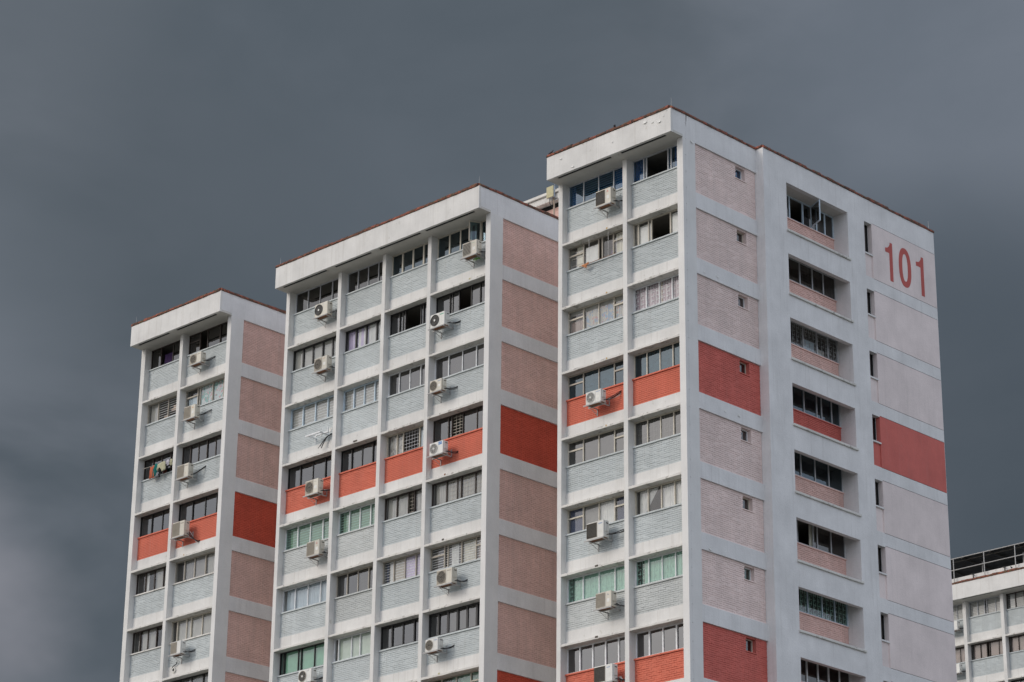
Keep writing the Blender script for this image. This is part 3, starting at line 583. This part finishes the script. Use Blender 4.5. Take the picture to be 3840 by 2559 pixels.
# lightning conductor with clips on the corner pilaster, its stain, and roof rods
s = MB(); s.box(.001, .007, .155, .172, 20, Z0 + .98)
z = 20
while z < Z0 + .8: s.box(.001, .022, .145, .182, z, z + .03); z += .68
s.build('lightning_conductor', 'side_wall', TA)
MB().poly([(.002, .19, Z0 + .985), (.002, .235, Z0 + .985), (.002, .225, Z0 + .8), (.002, .20, Z0 + .62), (.002, .185, Z0 + .5), (.002, .19, Z0 + .75)], (.003, 0, 0)).build('rust_stain', 'stain', TA)
for T, x, y in ((TA, -.12, -.5), (TA, .24, 15.6), (TB, -22.85, -.5), (TB, -10.5, -.5), (TC, -33.05, -.5)):
    MB().tube([(x, y, Z0 + 1.05), (x, y, Z0 + 1.3), (x, y, Z0 + 1.52)], [.009, .007, .003], 6).build('lightning_rod', 'galv', T)
# flakes of lifting paint on the fascia and beams
def flake(T, x, y, z, s_, side=False):
    n = 7; pts = []
    for k in range(n):
        a = 2 * math.pi * k / n; r = s_ * R(.55, 1.2); u, v = math.cos(a) * r * 1.2, math.sin(a) * r
        d = .004 + max(0, -v) * .5
        pts.append((x + d, y + u, z + v) if side else (x + u, y - d, z + v))
    mb = MB(); mb.v = pts + [(x + .006, y, z) if side else (x, y - .006, z)]; mb.f = [(i, (i + 1) % n, n) for i in range(n)]
    mb.build('paint_flake', 'filler', T)
for x, z, s_ in ((-1.278, .80, .09), (-.913, .675, .05), (-.554, .593, .10), (-.35, .75, .04), (-5.734, .699, .06), (-5.087, .162, .07), (-2.993, .527, .05), (-.2, .93, .04)): flake(TA, x, -OV, Z0 + z, s_)
for y, z, s_ in ((.52, -.02, .07), (1.15, -5.25, .05), (1.9, -5.2, .06), (3.2, -5.18, .05), (2.2, -10.55, .05), (3.0, -10.5, .07), (1.2, -16.1, .08), (2.9, -2.5, .04)): flake(TA, 0, y, Z0 + z, s_, True)
# rusty and ochre seepage marks and old fixing blocks on slab edges
for (x, z, w, mt, T) in ((-3.95, -2.68, .07, 'ochre', TA), (-3.97, -5.38, .07, 'ochre', TA), (-3.97, -8.08, .06, 'ochre', TA), (-4.0, -10.78, .05, 'ochre', TA), (-4.55, -16.17, .16, 'stain', TA), (-4.55, -18.87, .14, 'stain', TA),
                         (-11.5, -2.64, .10, 'khaki', TB), (-12.7, -10.75, .08, 'rust', TB), (-12.75, -13.45, .12, 'stain', TB), (-22.0, -10.74, .2, 'filler', TB), (-12.8, -18.85, .1, 'khaki', TB), (-18.2, -8.06, .25, 'stain', TB), (-29.1, -10.75, .05, 'ochre', TC)):
    MB().box(x, x + w, -.012, -.0085, Z0 + z + .012, Z0 + z + .075).build('seepage_mark', mt, T)

# ------------------------------------------------------------------ air conditioners
def fan_front(t, x, z, w, h, style):
    y = -.301; cx = x + .33 * w; cz = z + h * .5; r = min(.29 * w, .40 * h)
    if style in ('louver', 'slats', 'mesh'):
        x0, x1, z0, z1 = x + .04 * w, x + .60 * w, z + .09 * h, z + .92 * h
        MB().box(x0, x1, y + .0, y + .004, z0, z1).build('fan_opening', 'ac_dark' if style != 'louver' else 'ac_tan', t)
        s = MB(); n = {'louver': 17, 'slats': 9, 'mesh': 11}[style]
        for i in range(n):
            zz = z0 + (z1 - z0) * (i + .5) / n; q = {'louver': .008, 'slats': .006, 'mesh': .0022}[style]
            s.box(x0, x1, y - .014, y - .004, zz - q, zz + q)
        if style == 'mesh':
            for i in range(12): xx = x0 + (x1 - x0) * (i + .5) / 12; s.box(xx - .0022, xx + .0022, y - .018, y - .0142, z0, z1)
        s.box(x0 - .012, x0, y - .015, y + .003, z0 - .012, z1 + .012).box(x1, x1 + .012, y - .015, y + .003, z0 - .012, z1 + .012).box(x0, x1, y - .015, y + .003, z1, z1 + .012).box(x0, x1, y - .015, y + .003, z0 - .012, z0)
        s.build('fan_guard', {'slats': 'ac_cream', 'mesh': 'mesh_brown'}.get(style, 'ac_tan'), t)
        if style == 'mesh': MB().disc(cx, cz, y - .002, r * .9).build('fan', 'ac_black', t)
        return
    if style == 'roundsq': MB().box(x + .03 * w, x + .62 * w, y - .003, y + .002, z + .06 * h, z + .94 * h).build('fan_plate', 'ac_tan', t); y -= .004
    MB().disc(cx, cz, y - .002, r).build('fan_opening', 'ac_black' if style in ('black', 'spoke') else 'ac_dark', t)
    s = MB()
    for k in range(3):
        a0 = k * 2.094 + .4; b = [(cx + math.cos(a0 + q) * rr, y - .006 - dd, cz + math.sin(a0 + q) * rr) for (q, rr, dd) in ((0, .22 * r, 0), (.1, .85 * r, .004), (.8, .88 * r, .012), (.9, .3 * r, .008))]
        s.quad(*b)
    s.build('fan', 'ac_dark', t)
    s = MB(); s.ring(cx, cz, y - .022, y, r * .97, r * 1.05)
    if style == 'round':
        for q in (.3, .45, .6, .75, .88): s.ring(cx, cz, y - .02, y - .016, r * q - .004, r * q + .004)
    if style in ('rmesh', 'roundsq'):
        for i in range(-6, 7):
            u = i / 7 * r; L = math.sqrt(r * r - u * u); s.box(cx - L, cx + L, y - .02, y - .016, cz + u - .003, cz + u + .003)
    for k in range(8 if style != 'spoke' else 14):
        a = 2 * math.pi * k / (8 if style != 'spoke' else 14); c, d = math.cos(a), math.sin(a)
        s.quad((cx + c * .2 * r - d * .003, y - .023, cz + d * .2 * r + c * .003), (cx + c * r - d * .003, y - .023, cz + d * r + c * .003), (cx + c * r + d * .003, y - .023, cz + d * r - c * .003), (cx + c * .2 * r + d * .003, y - .023, cz + d * .2 * r - c * .003))
    s.build('fan_guard', {'black': 'ac_black', 'round': 'ac_grey', 'spoke': 'ac_tan'}.get(style, 'ac_tan'), t)
    MB().ring(cx, cz, y - .026, y - .01, 0.0, r * (.2 if style in ('round', 'black', 'spoke') else .12), 14).build('hub', 'ac_white' if style in ('round', 'black', 'spoke') else 'ac_dark', t)
def diamonds(t, x, z, s_, mat):
    mb = MB(); y = -.3035
    for (dx, dz, a) in ((0, 0, 90), (0, 0, 210), (0, 0, 330)):
        c, d = math.cos(math.radians(a)), math.sin(math.radians(a)); p = (-d, c)
        pts = [(x, z), (x + c * s_ * .5 + p[0] * s_ * .29, z + d * s_ * .5 + p[1] * s_ * .29), (x + c * s_, z + d * s_), (x + c * s_ * .5 - p[0] * s_ * .29, z + d * s_ * .5 - p[1] * s_ * .29)]
        b = len(mb.v); mb.v += [(u, y, v) for u, v in pts]; mb.f.append((b, b + 1, b + 2, b + 3))
    mb.build('logo', mat, t)
def text(t, body, x, z, size, mat):
    cu = bpy.data.curves.new('logo', 'FONT'); cu.body = body; cu.size = size; cu.extrude = .0005
    tmp = bpy.data.objects.new('tmp', cu); COL.objects.link(tmp)
    dg = bpy.context.evaluated_depsgraph_get(); me = bpy.data.meshes.new_from_object(tmp.evaluated_get(dg)); bpy.data.objects.remove(tmp)
    me.transform(Matrix.Translation((x, -.3035, z)) @ Matrix.Rotation(math.pi / 2, 4, 'X')); me.materials.clear(); me.materials.append(MATS[mat])
    link('logo', me, t, True)
def aircon(label, x0, x1, z0, z1, style, body, logo, pipe, strut=True, Y=0.0, Zo=None):
    zo = Z0 if Zo is None else Zo
    x0, x1 = x0, x1; w, h = x1 - x0, z1 - z0
    t = thing('air_conditioner', label, 'air conditioner', (x0, Y, zo + z0), 'outdoor air conditioner units on brackets')
    yf, yb = -.30, .0; x = z = 0.0
    MB().cbox(0, w, yf, yb, 0, h, .012).build('casing', body, t, True)
    fr = MB(); fan_loc = t
    class L:  # children are local to the unit
        pass
    fan_front_local(t, w, h, style)
    # service cover, handle slot and valve plate on the right end
    s = MB(); s.cbox(w - .002, w + .028, yf + .07, yb - .03, h * .34, h * .93, .01); s.build('service_cover', body, t, True)
    MB().box(w + .0285, w + .031, yf + .11, yb - .07, h * .80, h * .86).build('handle', 'ac_dark', t, True)
    MB().box(.64 * w, .655 * w, yf - .004, yf + .001, .03 * h, .97 * h).build('panel_seam', 'ac_grey', t, True)
    # bracket: front rail, two arms, wall legs and struts
    s = MB(); gy = 'galv'
    s.box(-.10, w + .02, yf - .035, yf + .005, -.05, -.012)
    s.box(-.10, w + .02, yb - .06, yb - .02, -.05, -.012)
    for xx in (.06, w - .10):
        s.box(xx, xx + .035, yf + .006, .285, -.052, -.014); s.box(xx, xx + .035, .262, .287, -.30 if xx < .1 else -.052, .28 if xx > .1 else -.0525)
        if xx > .1: s.quad((xx, yb + .02, -.04), (xx + .03, yb + .02, -.04), (xx + .03, .262, .22), (xx, .262, .22)); s.quad((xx, yb + .05, -.04), (xx + .03, yb + .05, -.04), (xx + .03, .262, .25), (xx, .262, .25))
        else: s.quad((xx, yf + .10, -.05), (xx + .03, yf + .10, -.05), (xx + .03, .262, -.26), (xx, .262, -.26))
    s.build('bracket', gy, t, True)
    # insulated pipes into the wall
    for k in range((pipe[2] if len(pipe) > 2 else 3) + 1):
        dx, dz = pipe[0], pipe[1]; o = k * .026
        a = Vector((w + .03, -.16 + o * 2.2, h * (.14 + .05 * k))); b = Vector((w + dx - o * .4, .29, h * .3 + dz - o * 1.3))
        c1 = a + Vector((.10 + R(0, .05), .02, -.02 - R(.0, .10))); c2 = b + Vector((-.06, -.16, -.10 - R(0, .06)))
        pts = [a * (1 - q) ** 3 + c1 * 3 * q * (1 - q) ** 2 + c2 * 3 * q * q * (1 - q) + b * q ** 3 for q in [i / 10 for i in range(11)]]
        MB().tube(pts, .012 if k else .016, 6).build('pipe', 'pipe_black' if k < 3 else 'ac_grey', t, True)
    s = MB(); s.box(.02, w - .02, yf + .02, yb - .02, -.012, -.001); s.build('base_pan', 'rust', t, True)
    if logo:
        kind = logo[0]
        if kind == 'd': diamonds(t, .80 * w, h * .78, .055, logo[1])
        elif kind == 's': MB().box(.68 * w, .95 * w, yf - .0035, yf - .0005, h * .80, h * .86).build('logo', logo[1], t, True)
        elif kind == 'q':
            MB().box(.68 * w, .92 * w, yf - .003, yf - .0005, h * .70, h * .93).build('logo', logo[1], t, True); text(t, logo[2], .69 * w, h * .78, .06, 'ac_white')
        elif kind == 't': text(t, logo[2], .70 * w, h * .80, logo[3], logo[1])
        if len(logo) > 4 or kind in 'dt': MB().box(.72 * w, .90 * w, yf - .003, yf - .0005, h * .30, h * .52).build('sticker', 'ac_white', t, True)
    return t
def fan_front_local(t, w, h, style):
    class P:
        def __init__(s, o): s.o = o
    global MB
    base = MB
    class ML(base):
        def build(s, name, mat, parent=None, local=True, **kw): return link(name, s.mesh(name, mat), parent, True, **kw)
    MB = ML
    fan_front(t, 0.0, 0.0, w, h, style)
    MB = base
_d = diamonds
def diamonds(t, x, z, s_, mat):
    global MB
    base = MB
    class ML(base):
        def build(s, name, mat_, parent=None, local=True, **kw): return link(name, s.mesh(name, mat_), parent, True, **kw)
    MB = ML; _d(t, x, z, s_, mat); MB = base
AC = [
 ('cream unit with dark square grille under the blue top window of the numbered tower', -4.23, -3.44, -1.76, -1.11, 'mesh', 'ac_cream', ('d', 'logo_red'), (.42, .05)),
 ('grey unit with round fan and bundled cables on a red panel of the numbered tower', -4.75, -3.98, -9.82, -9.32, 'round', 'ac_white', ('t', 'logo_blue', 'SAMSUNG', .045), (.52, .28, 4)),
 ('white unit with square wire mesh below a cream framed window, numbered tower, sixth row down', -4.71, -3.85, -15.18, -14.53, 'mesh', 'ac_white', ('t', 'logo_blue', 'DAIKIN', .06), (.62, .12)),
 ('cream unit with brown louvred grille below the green window of the numbered tower', -4.25, -3.48, -17.90, -17.31, 'louver', 'ac_cream', ('d', 'logo_grey'), (.36, -.05)),
 ('unit with dark mesh fan on the lowest red panel of the numbered tower', -4.34, -3.44, -20.69, -20.05, 'mesh', 'ac_white', ('t', 'logo_blue', 'DAIKIN', .05), (.34, -.05, 4)),
 ('cream unit with open black fan under the top left window of the middle tower', -20.64, -19.83, -1.89, -1.30, 'black', 'ac_cream', ('s', 'ac_white'), (.30, .20)),
 ('cream unit with round mesh fan below the black window beside lilac curtains', -20.54, -19.73, -4.42, -3.82, 'roundsq', 'ac_cream', ('t', 'logo_orange', 'MITSUBISHI', .028), (.22, -.02, 4)),
 ('unit with coarse dark slats and a weed beneath, top right of the middle tower', -11.60, -10.79, -1.74, -1.12, 'slats', 'ac_cream', ('t', 'logo_green', 'Panasonic', .032), (.30, .10)),
 ('white unit with black fan, white hub and green strip, second row of the middle tower', -13.41, -12.58, -4.35, -3.77, 'black', 'ac_white', ('s', 'logo_green'), (.34, .05, 4)),
 ('cream unit with round mesh fan below brown blinds of the middle tower', -13.35, -12.67, -7.16, -6.67, 'rmesh', 'ac_cream', ('t', 'logo_blue', 'DAIKIN', .05), (.34, .05, 2)),
 ('cream unit with round fan plate on the left red panel of the middle tower', -20.78, -19.97, -9.89, -9.27, 'roundsq', 'ac_cream', ('t', 'logo_grey', 'MITSUBISHI', .028), (.40, .05)),
 ('white unit with ringed fan and blue badge on a red panel, middle tower', -13.28, -12.51, -9.88, -9.36, 'round', 'ac_white', ('q', 'logo_blue', 'Midea', .05), (.28, -.02, 2)),
 ('cream unit with tan louvres and red emblem below the green window of the middle tower', -20.53, -19.74, -12.61, -11.99, 'louver', 'ac_cream', ('d', 'logo_red'), (.24, .0)),
 ('brownish unit with dark round fan below the barred window, sixth row of the middle tower', -12.70, -11.85, -15.37, -14.76, 'roundsq', 'ac_cream', ('s', 'ac_tan'), (.28, .0, 4)),
 ('white unit with spoked black fan at the foot of the middle tower, left bay', -20.71, -19.92, -17.95, -17.41, 'spoke', 'ac_white', ('t', 'logo_grey', 'LG', .08), (.36, .15, 4)),
 ('white unit with round slatted fan below the six pane black window of the middle tower', -13.25, -12.55, -17.94, -17.45, 'rmesh', 'ac_white', ('t', 'logo_blue', 'DAIKIN', .05), (.32, .10, 2)),
 ('small cream unit with round fan under the top right window of the leftmost tower', -29.13, -28.33, -1.87, -1.38, 'roundsq', 'ac_cream', ('s', 'ac_tan'), (.30, .20, 2)),
 ('cream unit with tan louvres and orange emblem, second row of the leftmost tower', -29.31, -28.53, -4.45, -3.85, 'louver', 'ac_cream', ('d', 'logo_orange'), (.46, .20)),
 ('cream louvred unit beside the laundry of the leftmost tower', -29.55, -28.75, -7.19, -6.57, 'louver', 'ac_cream', ('s', 'ac_tan'), (.50, .32)),
 ('cream louvred unit with looping black pipe on a red panel of the leftmost tower', -29.63, -28.79, -9.90, -9.22, 'louver', 'ac_cream', ('s', 'ac_tan'), (.42, -.42)),
 ('pale boxy unit above a round vent near the foot of the leftmost tower', -29.23, -28.56, -15.27, -14.71, 'louver', 'ac_white', None, (.30, .05)),
]
for a in AC: aircon(*a)

# ------------------------------------------------------------------ round vent and hose below the boxy unit
t = thing('round_vent', 'round dark vent with pale collar on a beam of the leftmost tower', 'vent', (-29.6, .24, Z0 - 15.76))
MB().ring(0, 0, -.04, .03, .075, .115, 24).build('collar', 'ac_white', t, True)
MB().disc(0, 0, -.02, .078, 20).build('vent_mesh', 'ac_dark', t, True)
MB().tube([(-.12, -.01, .03), (-.06, -.03, .16), (.06, -.03, .20), (.16, -.03, .22), (.22, -.02, .34)], .022, 6).build('hose', 'pipe_black', t, True)

# ------------------------------------------------------------------ empty bracket with dangling pipes (middle tower, third row)
t = thing('empty_bracket', 'empty white bracket with cut black pipes dangling, middle tower', 'bracket', (-21.05, 0, Z0 - 7.16))
s = MB(); s.box(0, .95, -.205, -.145, -.035, .03); s.box(.42, 1.2, .02, .075, -.03, .025)
for xx in (.12, .88): s.box(xx, xx + .05, -.144, .285, -.032, .018)
s.box(.88, .915, .262, .287, -.0225, .33); s.box(.12, .155, .262, .287, -.25, -.0225); s.build('rails', 'white', t, True)
for k, (dx, dz, r) in enumerate(((-.02, -.62, .022), (-.10, -.52, .016), (-.22, -.58, .012), (.10, -.72, .006), (.18, -.45, .006))):
    a = Vector((1.18 + k * .012, .26, -.02 - .01 * k)); b = Vector((.75 + dx + .2 * (k > 2) * 1.6, .10, dz))
    MB().tube([a, a.lerp(b, .3) + Vector((-.05, -.08, 0)), a.lerp(b, .7) + Vector((-.02, -.06, -.03)), b], r, 6).build('pipe', 'pipe_black', t, True)
for (x, z, s_) in ((.45, .10, .07), (1.03, .16, .09), (1.12, .22, .07), (.12, .08, .05)):
    n = 8; MB().poly([(x + math.cos(k * .785) * s_ * R(.6, 1.2), .286, z + math.sin(k * .785) * s_ * R(.7, 1.3)) for k in range(n)], (0, -.008, 0)).build('filler_patch', 'filler', t, True)

# ------------------------------------------------------------------ weeds under one unit
t = thing('weed', 'small green fern growing under the slatted air conditioner', 'plant', (-10.95, -.12, Z0 - 1.86))
s = MB()
for k in range(26):
    a = R(0, 6.28); l = R(.06, .2); x, y, z = R(-.12, .08), R(-.06, .06), R(-.06, .04); dx, dy, dz = math.cos(a) * l, math.sin(a) * l * .6, R(-.16, .05)
    s.v += [(x, y, z), (x + dx * .5 + .018, y + dy * .5, z + dz * .3 + .02), (x + dx, y + dy, z + dz), (x + dx * .5 - .018, y + dy * .5, z + dz * .3 - .015)]; b = len(s.v); s.f.append((b - 4, b - 3, b - 2, b - 1))
s.build('leaves', 'leaf', t, True)
MB().tube([(0, 0, .10), (-.02, 0, 0), (.02, -.02, -.08)], .006, 5).build('stem', 'leaf', t, True)

# ------------------------------------------------------------------ drying rod (numbered tower, second row)
t = thing('drying_rod', 'thin drying rod hung on cords below the second row window, numbered tower', 'drying rod', (-5.47, .1, Z0 - 3.79))
MB().tube([(0, 0, 0), (1.95, 0, .03)], .012, 6).build('rod', 'rust', t, True)
for x, zt in ((.515, 1.08), (1.525, 1.08), (1.965, .62)): MB().tube([(x, 0, 0), (x + .01, 0, zt * .5), (x, 0, zt)], .008, 5).build('cord', 'ac_grey', t, True)
MB().tube([(1.525, 0, 0), (1.53, -.01, -.5)], .006, 5).build('cord', 'ac_grey', t, True)
def cloth_obj(name, label, cat, pts, mat, loc, grp=None):
    """hanging cloth: outline columns (x, ztop, zbottom) with folds"""
    mb = MB(); n = 18
    for i in range(n + 1):
        f = i / n * (len(pts) - 1); k = min(int(f), len(pts) - 2); q = f - k
        x = pts[k][0] + (pts[k + 1][0] - pts[k][0]) * q; a = pts[k][1] + (pts[k + 1][1] - pts[k][1]) * q; b = pts[k][2] + (pts[k + 1][2] - pts[k][2]) * q
        for j in range(7): v = j / 6; mb.v.append((x + .01 * math.sin(j * 2 + i), -.03 - .022 * math.sin(i * .9 + j * .35) * (0.25 + v), a + (b - a) * v))
    for i in range(n):
        for j in range(6): mb.f.append((i * 7 + j, i * 7 + j + 1, i * 7 + 8 + j, i * 7 + 7 + j))
    o = mb.build(name, mat, loc=loc); tag(o, label, cat, grp)
    md = o.modifiers.new('thick', 'SOLIDIFY'); md.thickness = .006
    for p in o.data.polygons: p.use_smooth = True
    return o
cloth_obj('cleaning_cloth', 'small orange cloth pegged on the drying rod, numbered tower', 'cloth', [(.16, .02, -.03), (.28, .03, -.10), (.38, .03, -.16), (.44, .05, -.06), (.52, .06, -.02)], 'l_peach', (-5.47, .1, Z0 - 3.79))
# ------------------------------------------------------------------ laundry on the leftmost tower
t = thing('laundry_pole', 'thin pole with laundry across a third row window, leftmost tower', 'laundry pole', (-32.55, .06, Z0 - 5.93))
MB().tube([(0, 0, 0), (2.26, 0, -.04)], .011, 6).build('pole', 'beige', t, True)
for x in (.02, 2.2): MB().tube([(x, 0, 0), (x, .16, .05), (x, .33, .08)], .008, 5).build('hook', 'galv', t, True)
LZ = Z0 - 5.95
cloth_obj('laundry_towel', 'orange towel hanging leftmost on the laundry pole', 'laundry', [(0, -.03, -.60), (.12, -.04, -.58), (.24, 0, -.60), (.34, -.02, -.60)], 'l_orange', (-31.96, .06, LZ), 'laundry on the pole')
cloth_obj('laundry_shirt', 'teal garment hanging between orange towel and cream shirt', 'laundry', [(0, -.2, -.54), (.12, .03, -.56), (.22, .04, -.5), (.33, 0, -.3)], 'l_teal', (-31.72, .045, LZ), 'laundry on the pole')
cloth_obj('laundry_shirt', 'cream shirt spread on the laundry pole', 'laundry', [(0, -.04, -.34), (.12, -.02, -.34), (.22, .0, -.20), (.36, .02, -.42), (.52, .03, -.42), (.62, 0, -.38)], 'l_cream', (-31.47, .05, LZ), 'laundry on the pole')
cloth_obj('laundry_garment', 'black garment hanging below the cream shirt', 'laundry', [(0, -.1, -.30), (.06, -.1, -.62), (.16, -.1, -.66), (.24, -.12, -.38)], 'l_black', (-31.38, .075, LZ), 'laundry on the pole')
cloth_obj('laundry_garment', 'black garment hanging right of the cream shirt', 'laundry', [(0, -.10, -.42), (.15, -.08, -.46), (.32, -.06, -.32), (.44, -.05, -.28)], 'l_black', (-30.96, .07, LZ), 'laundry on the pole')
cloth_obj('laundry_sock', 'small white garment second from the right on the laundry pole', 'laundry', [(0, .02, -.14), (.08, .04, -.24), (.16, .03, -.26), (.21, 0, -.18)], 'l_white', (-30.78, .05, LZ), 'laundry on the pole')
cloth_obj('laundry_sock', 'pale bundled garment rightmost on the laundry pole, half behind the pillar', 'laundry', [(0, -.05, -.22), (.06, .02, -.28), (.12, .02, -.3), (.18, 0, -.26)], 'l_cream', (-30.53, .05, LZ), 'laundry on the pole')

# ------------------------------------------------------------------ pigeons
def pigeon(label, loc, rz, s_=1.0):
    prof = [(-.17, .085, .012, .006), (-.12, .10, .028, .014), (-.06, .115, .05, .042), (0, .135, .062, .06), (.06, .165, .05, .055), (.09, .21, .03, .034), (.105, .245, .028, .03), (.125, .262, .022, .024), (.14, .262, .008, .008), (.165, .252, .003, .003)]
    mb = MB(); n = 10
    for (x, z, ry, rz_) in prof:
        for k in range(n): a = 2 * math.pi * k / n; mb.v.append((x * s_, math.cos(a) * ry * s_, (z + math.sin(a) * rz_) * s_))
    for i in range(len(prof) - 1):
        for k in range(n): j = (k + 1) % n; mb.f.append((i * n + k, i * n + j, i * n + n + j, i * n + n + k))
    mb.f.append(tuple(range(n))[::-1]); mb.f.append(tuple(range((len(prof) - 1) * n, len(prof) * n)))
    for q in (-.022, .022): mb.tube([(0, q * s_, .085 * s_), (.005, q * s_, .0)], .006, 5); mb.tube([(.005, q * s_, .003), (.05, q * s_, .003)], .005, 5)
    o = mb.build('pigeon', 'bird', loc=loc, rz=rz); tag(o, label, 'bird', 'pigeons on the parapets')
    for p in o.data.polygons: p.use_smooth = True
pigeon('dark pigeon perched halfway along the numbered tower parapet', (-2.95, -.60, Z0 + 1.11), 2.2, .85)
pigeon('dark pigeon at the left end of the numbered tower parapet', (-6.38, -.58, Z0 + 1.10), .4, .75)
pigeon('dark pigeon on the red coping of the far right block', (-26.36, 60.98, Z0 + 1.48), 2.6, .85)

# ------------------------------------------------------------------ rooftop room behind the middle tower, with antenna
t = thing('rooftop_room', 'weathered rooftop room with deep white eaves on the middle tower', 'rooftop room', (-17, 7.8, Z0 + .58))
z = lambda v: v - .58
MB().box(-5.2, 3.6, .09, 5, 0, z(3.98)).build('wall', 'brick_rose', t, True)
MB().box(-5.1, 3.5, .02, 4.9, z(3.98), z(4.2)).build('eave_shade', 'shade_black', t, True)  # black band paints in the dark under the eave
brick_panel(t, (-5.2, 0, 0), 8.8, z(3.98), 'brick_rose', th=.09).matrix_parent_inverse = Matrix.Identity(4)
MB().box(-5.4, 3.8, -.4, -.25, z(4.14), z(4.42)).box(-5.4, 3.8, -.25, 5.2, z(4.20), z(4.42)).build('eave', 'lip_paint', t, True)
MB().box(-5.5, 3.9, -.5, 5.3, z(4.45), z(4.57)).build('roof', 'lip_paint', t, True)
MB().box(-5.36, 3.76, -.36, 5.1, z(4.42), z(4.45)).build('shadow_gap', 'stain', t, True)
for x in (-1.0, 1.35, 1.62, 2.05, 2.6, 2.75): 
    MB().box(x, x + R(.03, .08), -.403, -.4005, z(4.13), z(4.40)).build('water_stain', 'ac_grey', t, True)
t = thing('panel_antenna', 'khaki panel antenna on a pole beside the rooftop room', 'antenna', (-13.87, 7.2, Z0 + .58))
MB().cbox(-.205, .205, 0, .05, z(4.22), z(4.75), .01).build('radome', 'khaki', t, True)
MB().cbox(-.20, .20, .052, .15, z(4.24), z(4.73), .01).build('housing', 'bluegrey', t, True)
MB().tube([(.06, .22, 0), (.06, .22, z(4.6))], .04, 8).build('pole', 'pot', t, True)
MB().box(.0, .12, .15, .20, z(4.3), z(4.36)).box(.0, .3, .2, .26, z(4.10), z(4.20)).build('clamp', 'galv', t, True)
MB().tube([(.2, .1, z(4.7)), (.2, .1, z(5.15))], .007, 5).build('whip', 'galv', t, True)
for k, x in enumerate((-.08, .12)): MB().tube([(x, .08, z(4.22)), (x - .02, .1, z(4.0)), (.02, .2, z(3.75)), (.05, .28, z(3.4)), (.05, .28, z(2.0))], .014, 6).build('cable', 'pipe_black', t, True)

# ------------------------------------------------------------------ far block on the right, with solar canopy
D = {}
for b in range(6):
    D[(b, 1)] = S(fr='silver', gl='g_clear', mu=(.25, .45, .52, .77), op=(2,), bars=('h', .02, .98, 'white', 9), cur=(('f', .03, .45, 'c_sheer'), ('f', .54, .98, 'c_sheer')))
    D[(b, 2)] = S(fr='brown', gl='g_clear', mu=(.27, .45, .53, .8), op=(2,), cur=(('c', .06, .45, 'c_rose'), ('c', .55, .98, 'c_rose')))
D[(3, 1)] = S(fr='brown', gl='g_clear', mu=(.25, .5, .75), cur=(('c', .08, .25, 'c_white'), ('f', .26, .98, 'c_sheer')), bars=('h', .02, .98, 'silver', 7))
ZD, YD = Z0 + .35, 61.6
TD = tower('apartment_block', 'far white apartment block with roof railings at the right edge', YD, ZD, [(-36.8, -36.57), (-33.65, -33.42), (-30.49, -30.26), (-27.745, -27.515), (-24.98, -24.75), (-21.6, -21.3)], 4, D, [(-36.4, -33.8), (-33.2, -30.7), (-30.1, -27.9), (-27.3, -25.1), (-24.6, -21.8)], 9, base=0.0, red=(4,))
s = MB(); s.box(-36.6, -21.5, YD - .35, YD - .2, ZD + FT, ZD + 1.46); s.build('upstand', 'white_wall', TD)
t = thing('roof_railing', 'grey pipe railing along the roof edge of the far right block', 'railing', (-29, YD - .55, ZD + FT + .1))
zr = lambda v: v - .35 - FT - .1
s = MB(); s.tube([(-7.6, 0, zr(2.27)), (7.6, 0, zr(2.27))], .027, 6); s.build('rail', 'galv', t, True)
s = MB(); s.tube([(-7.6, 0, zr(3.0)), (7.6, 0, zr(3.0))], .03, 6); s.build('rail', 'galv', t, True)
for i in range(-3, 4): MB().tube([(.65 + i * 2.25, 0, -.02), (.65 + i * 2.25, 0, zr(3.0))], .03, 6).build('post', 'galv', t, True)
for i in range(-3, 4): MB().tube([(-.2 + i * 2.3, .02, -.02), (-.2 + i * 2.3, .02, .32), (-.5 + i * 2.3, .25, .42)], .04, 6).build('bracket', 'black', t, True)
t = thing('solar_canopy', 'dark solar panels on a frame above the far right block roof', 'solar panels', (-29, YD - .3, ZD + FT))
for i in range(15):
    for j in range(4):
        MB().cbox(-7.6 + i * 1.02, -6.62 + i * 1.02, j * 1.7, j * 1.7 + 1.66, zr(3.10) + .1, zr(3.14) + .1, .008).build('solar_panel', 'solar', t, True)
for i in range(8): MB().box(-7.5 + i * 2.1, -7.44 + i * 2.1, .02, 6.7, zr(3.0) + .1, zr(3.06) + .1).build('purlin', 'ac_dark', t, True)
for j in range(5): MB().box(-7.6, 7.6, .3 + j * 1.5, .35 + j * 1.5, zr(2.94) + .1, zr(2.995) + .1).build('purlin', 'ac_dark', t, True)
for i in range(5):
    for j in (1.2, 5.5): MB().box(-6.5 + i * 3, -6.44 + i * 3, j, j + .06, -.41, zr(2.939) + .1).build('post', 'galv', t, True)
for (x, zz) in ((-30.95, -1.75), (-30.95, -4.45)):
    aircon('small unit half hidden by the numbered tower on the far block, ' + ('top row' if zz > -2 else 'second row'), x - .55, x + .22, zz, zz + .55, 'round', 'ac_white', None, (.25, .1), Y=YD, Zo=ZD)
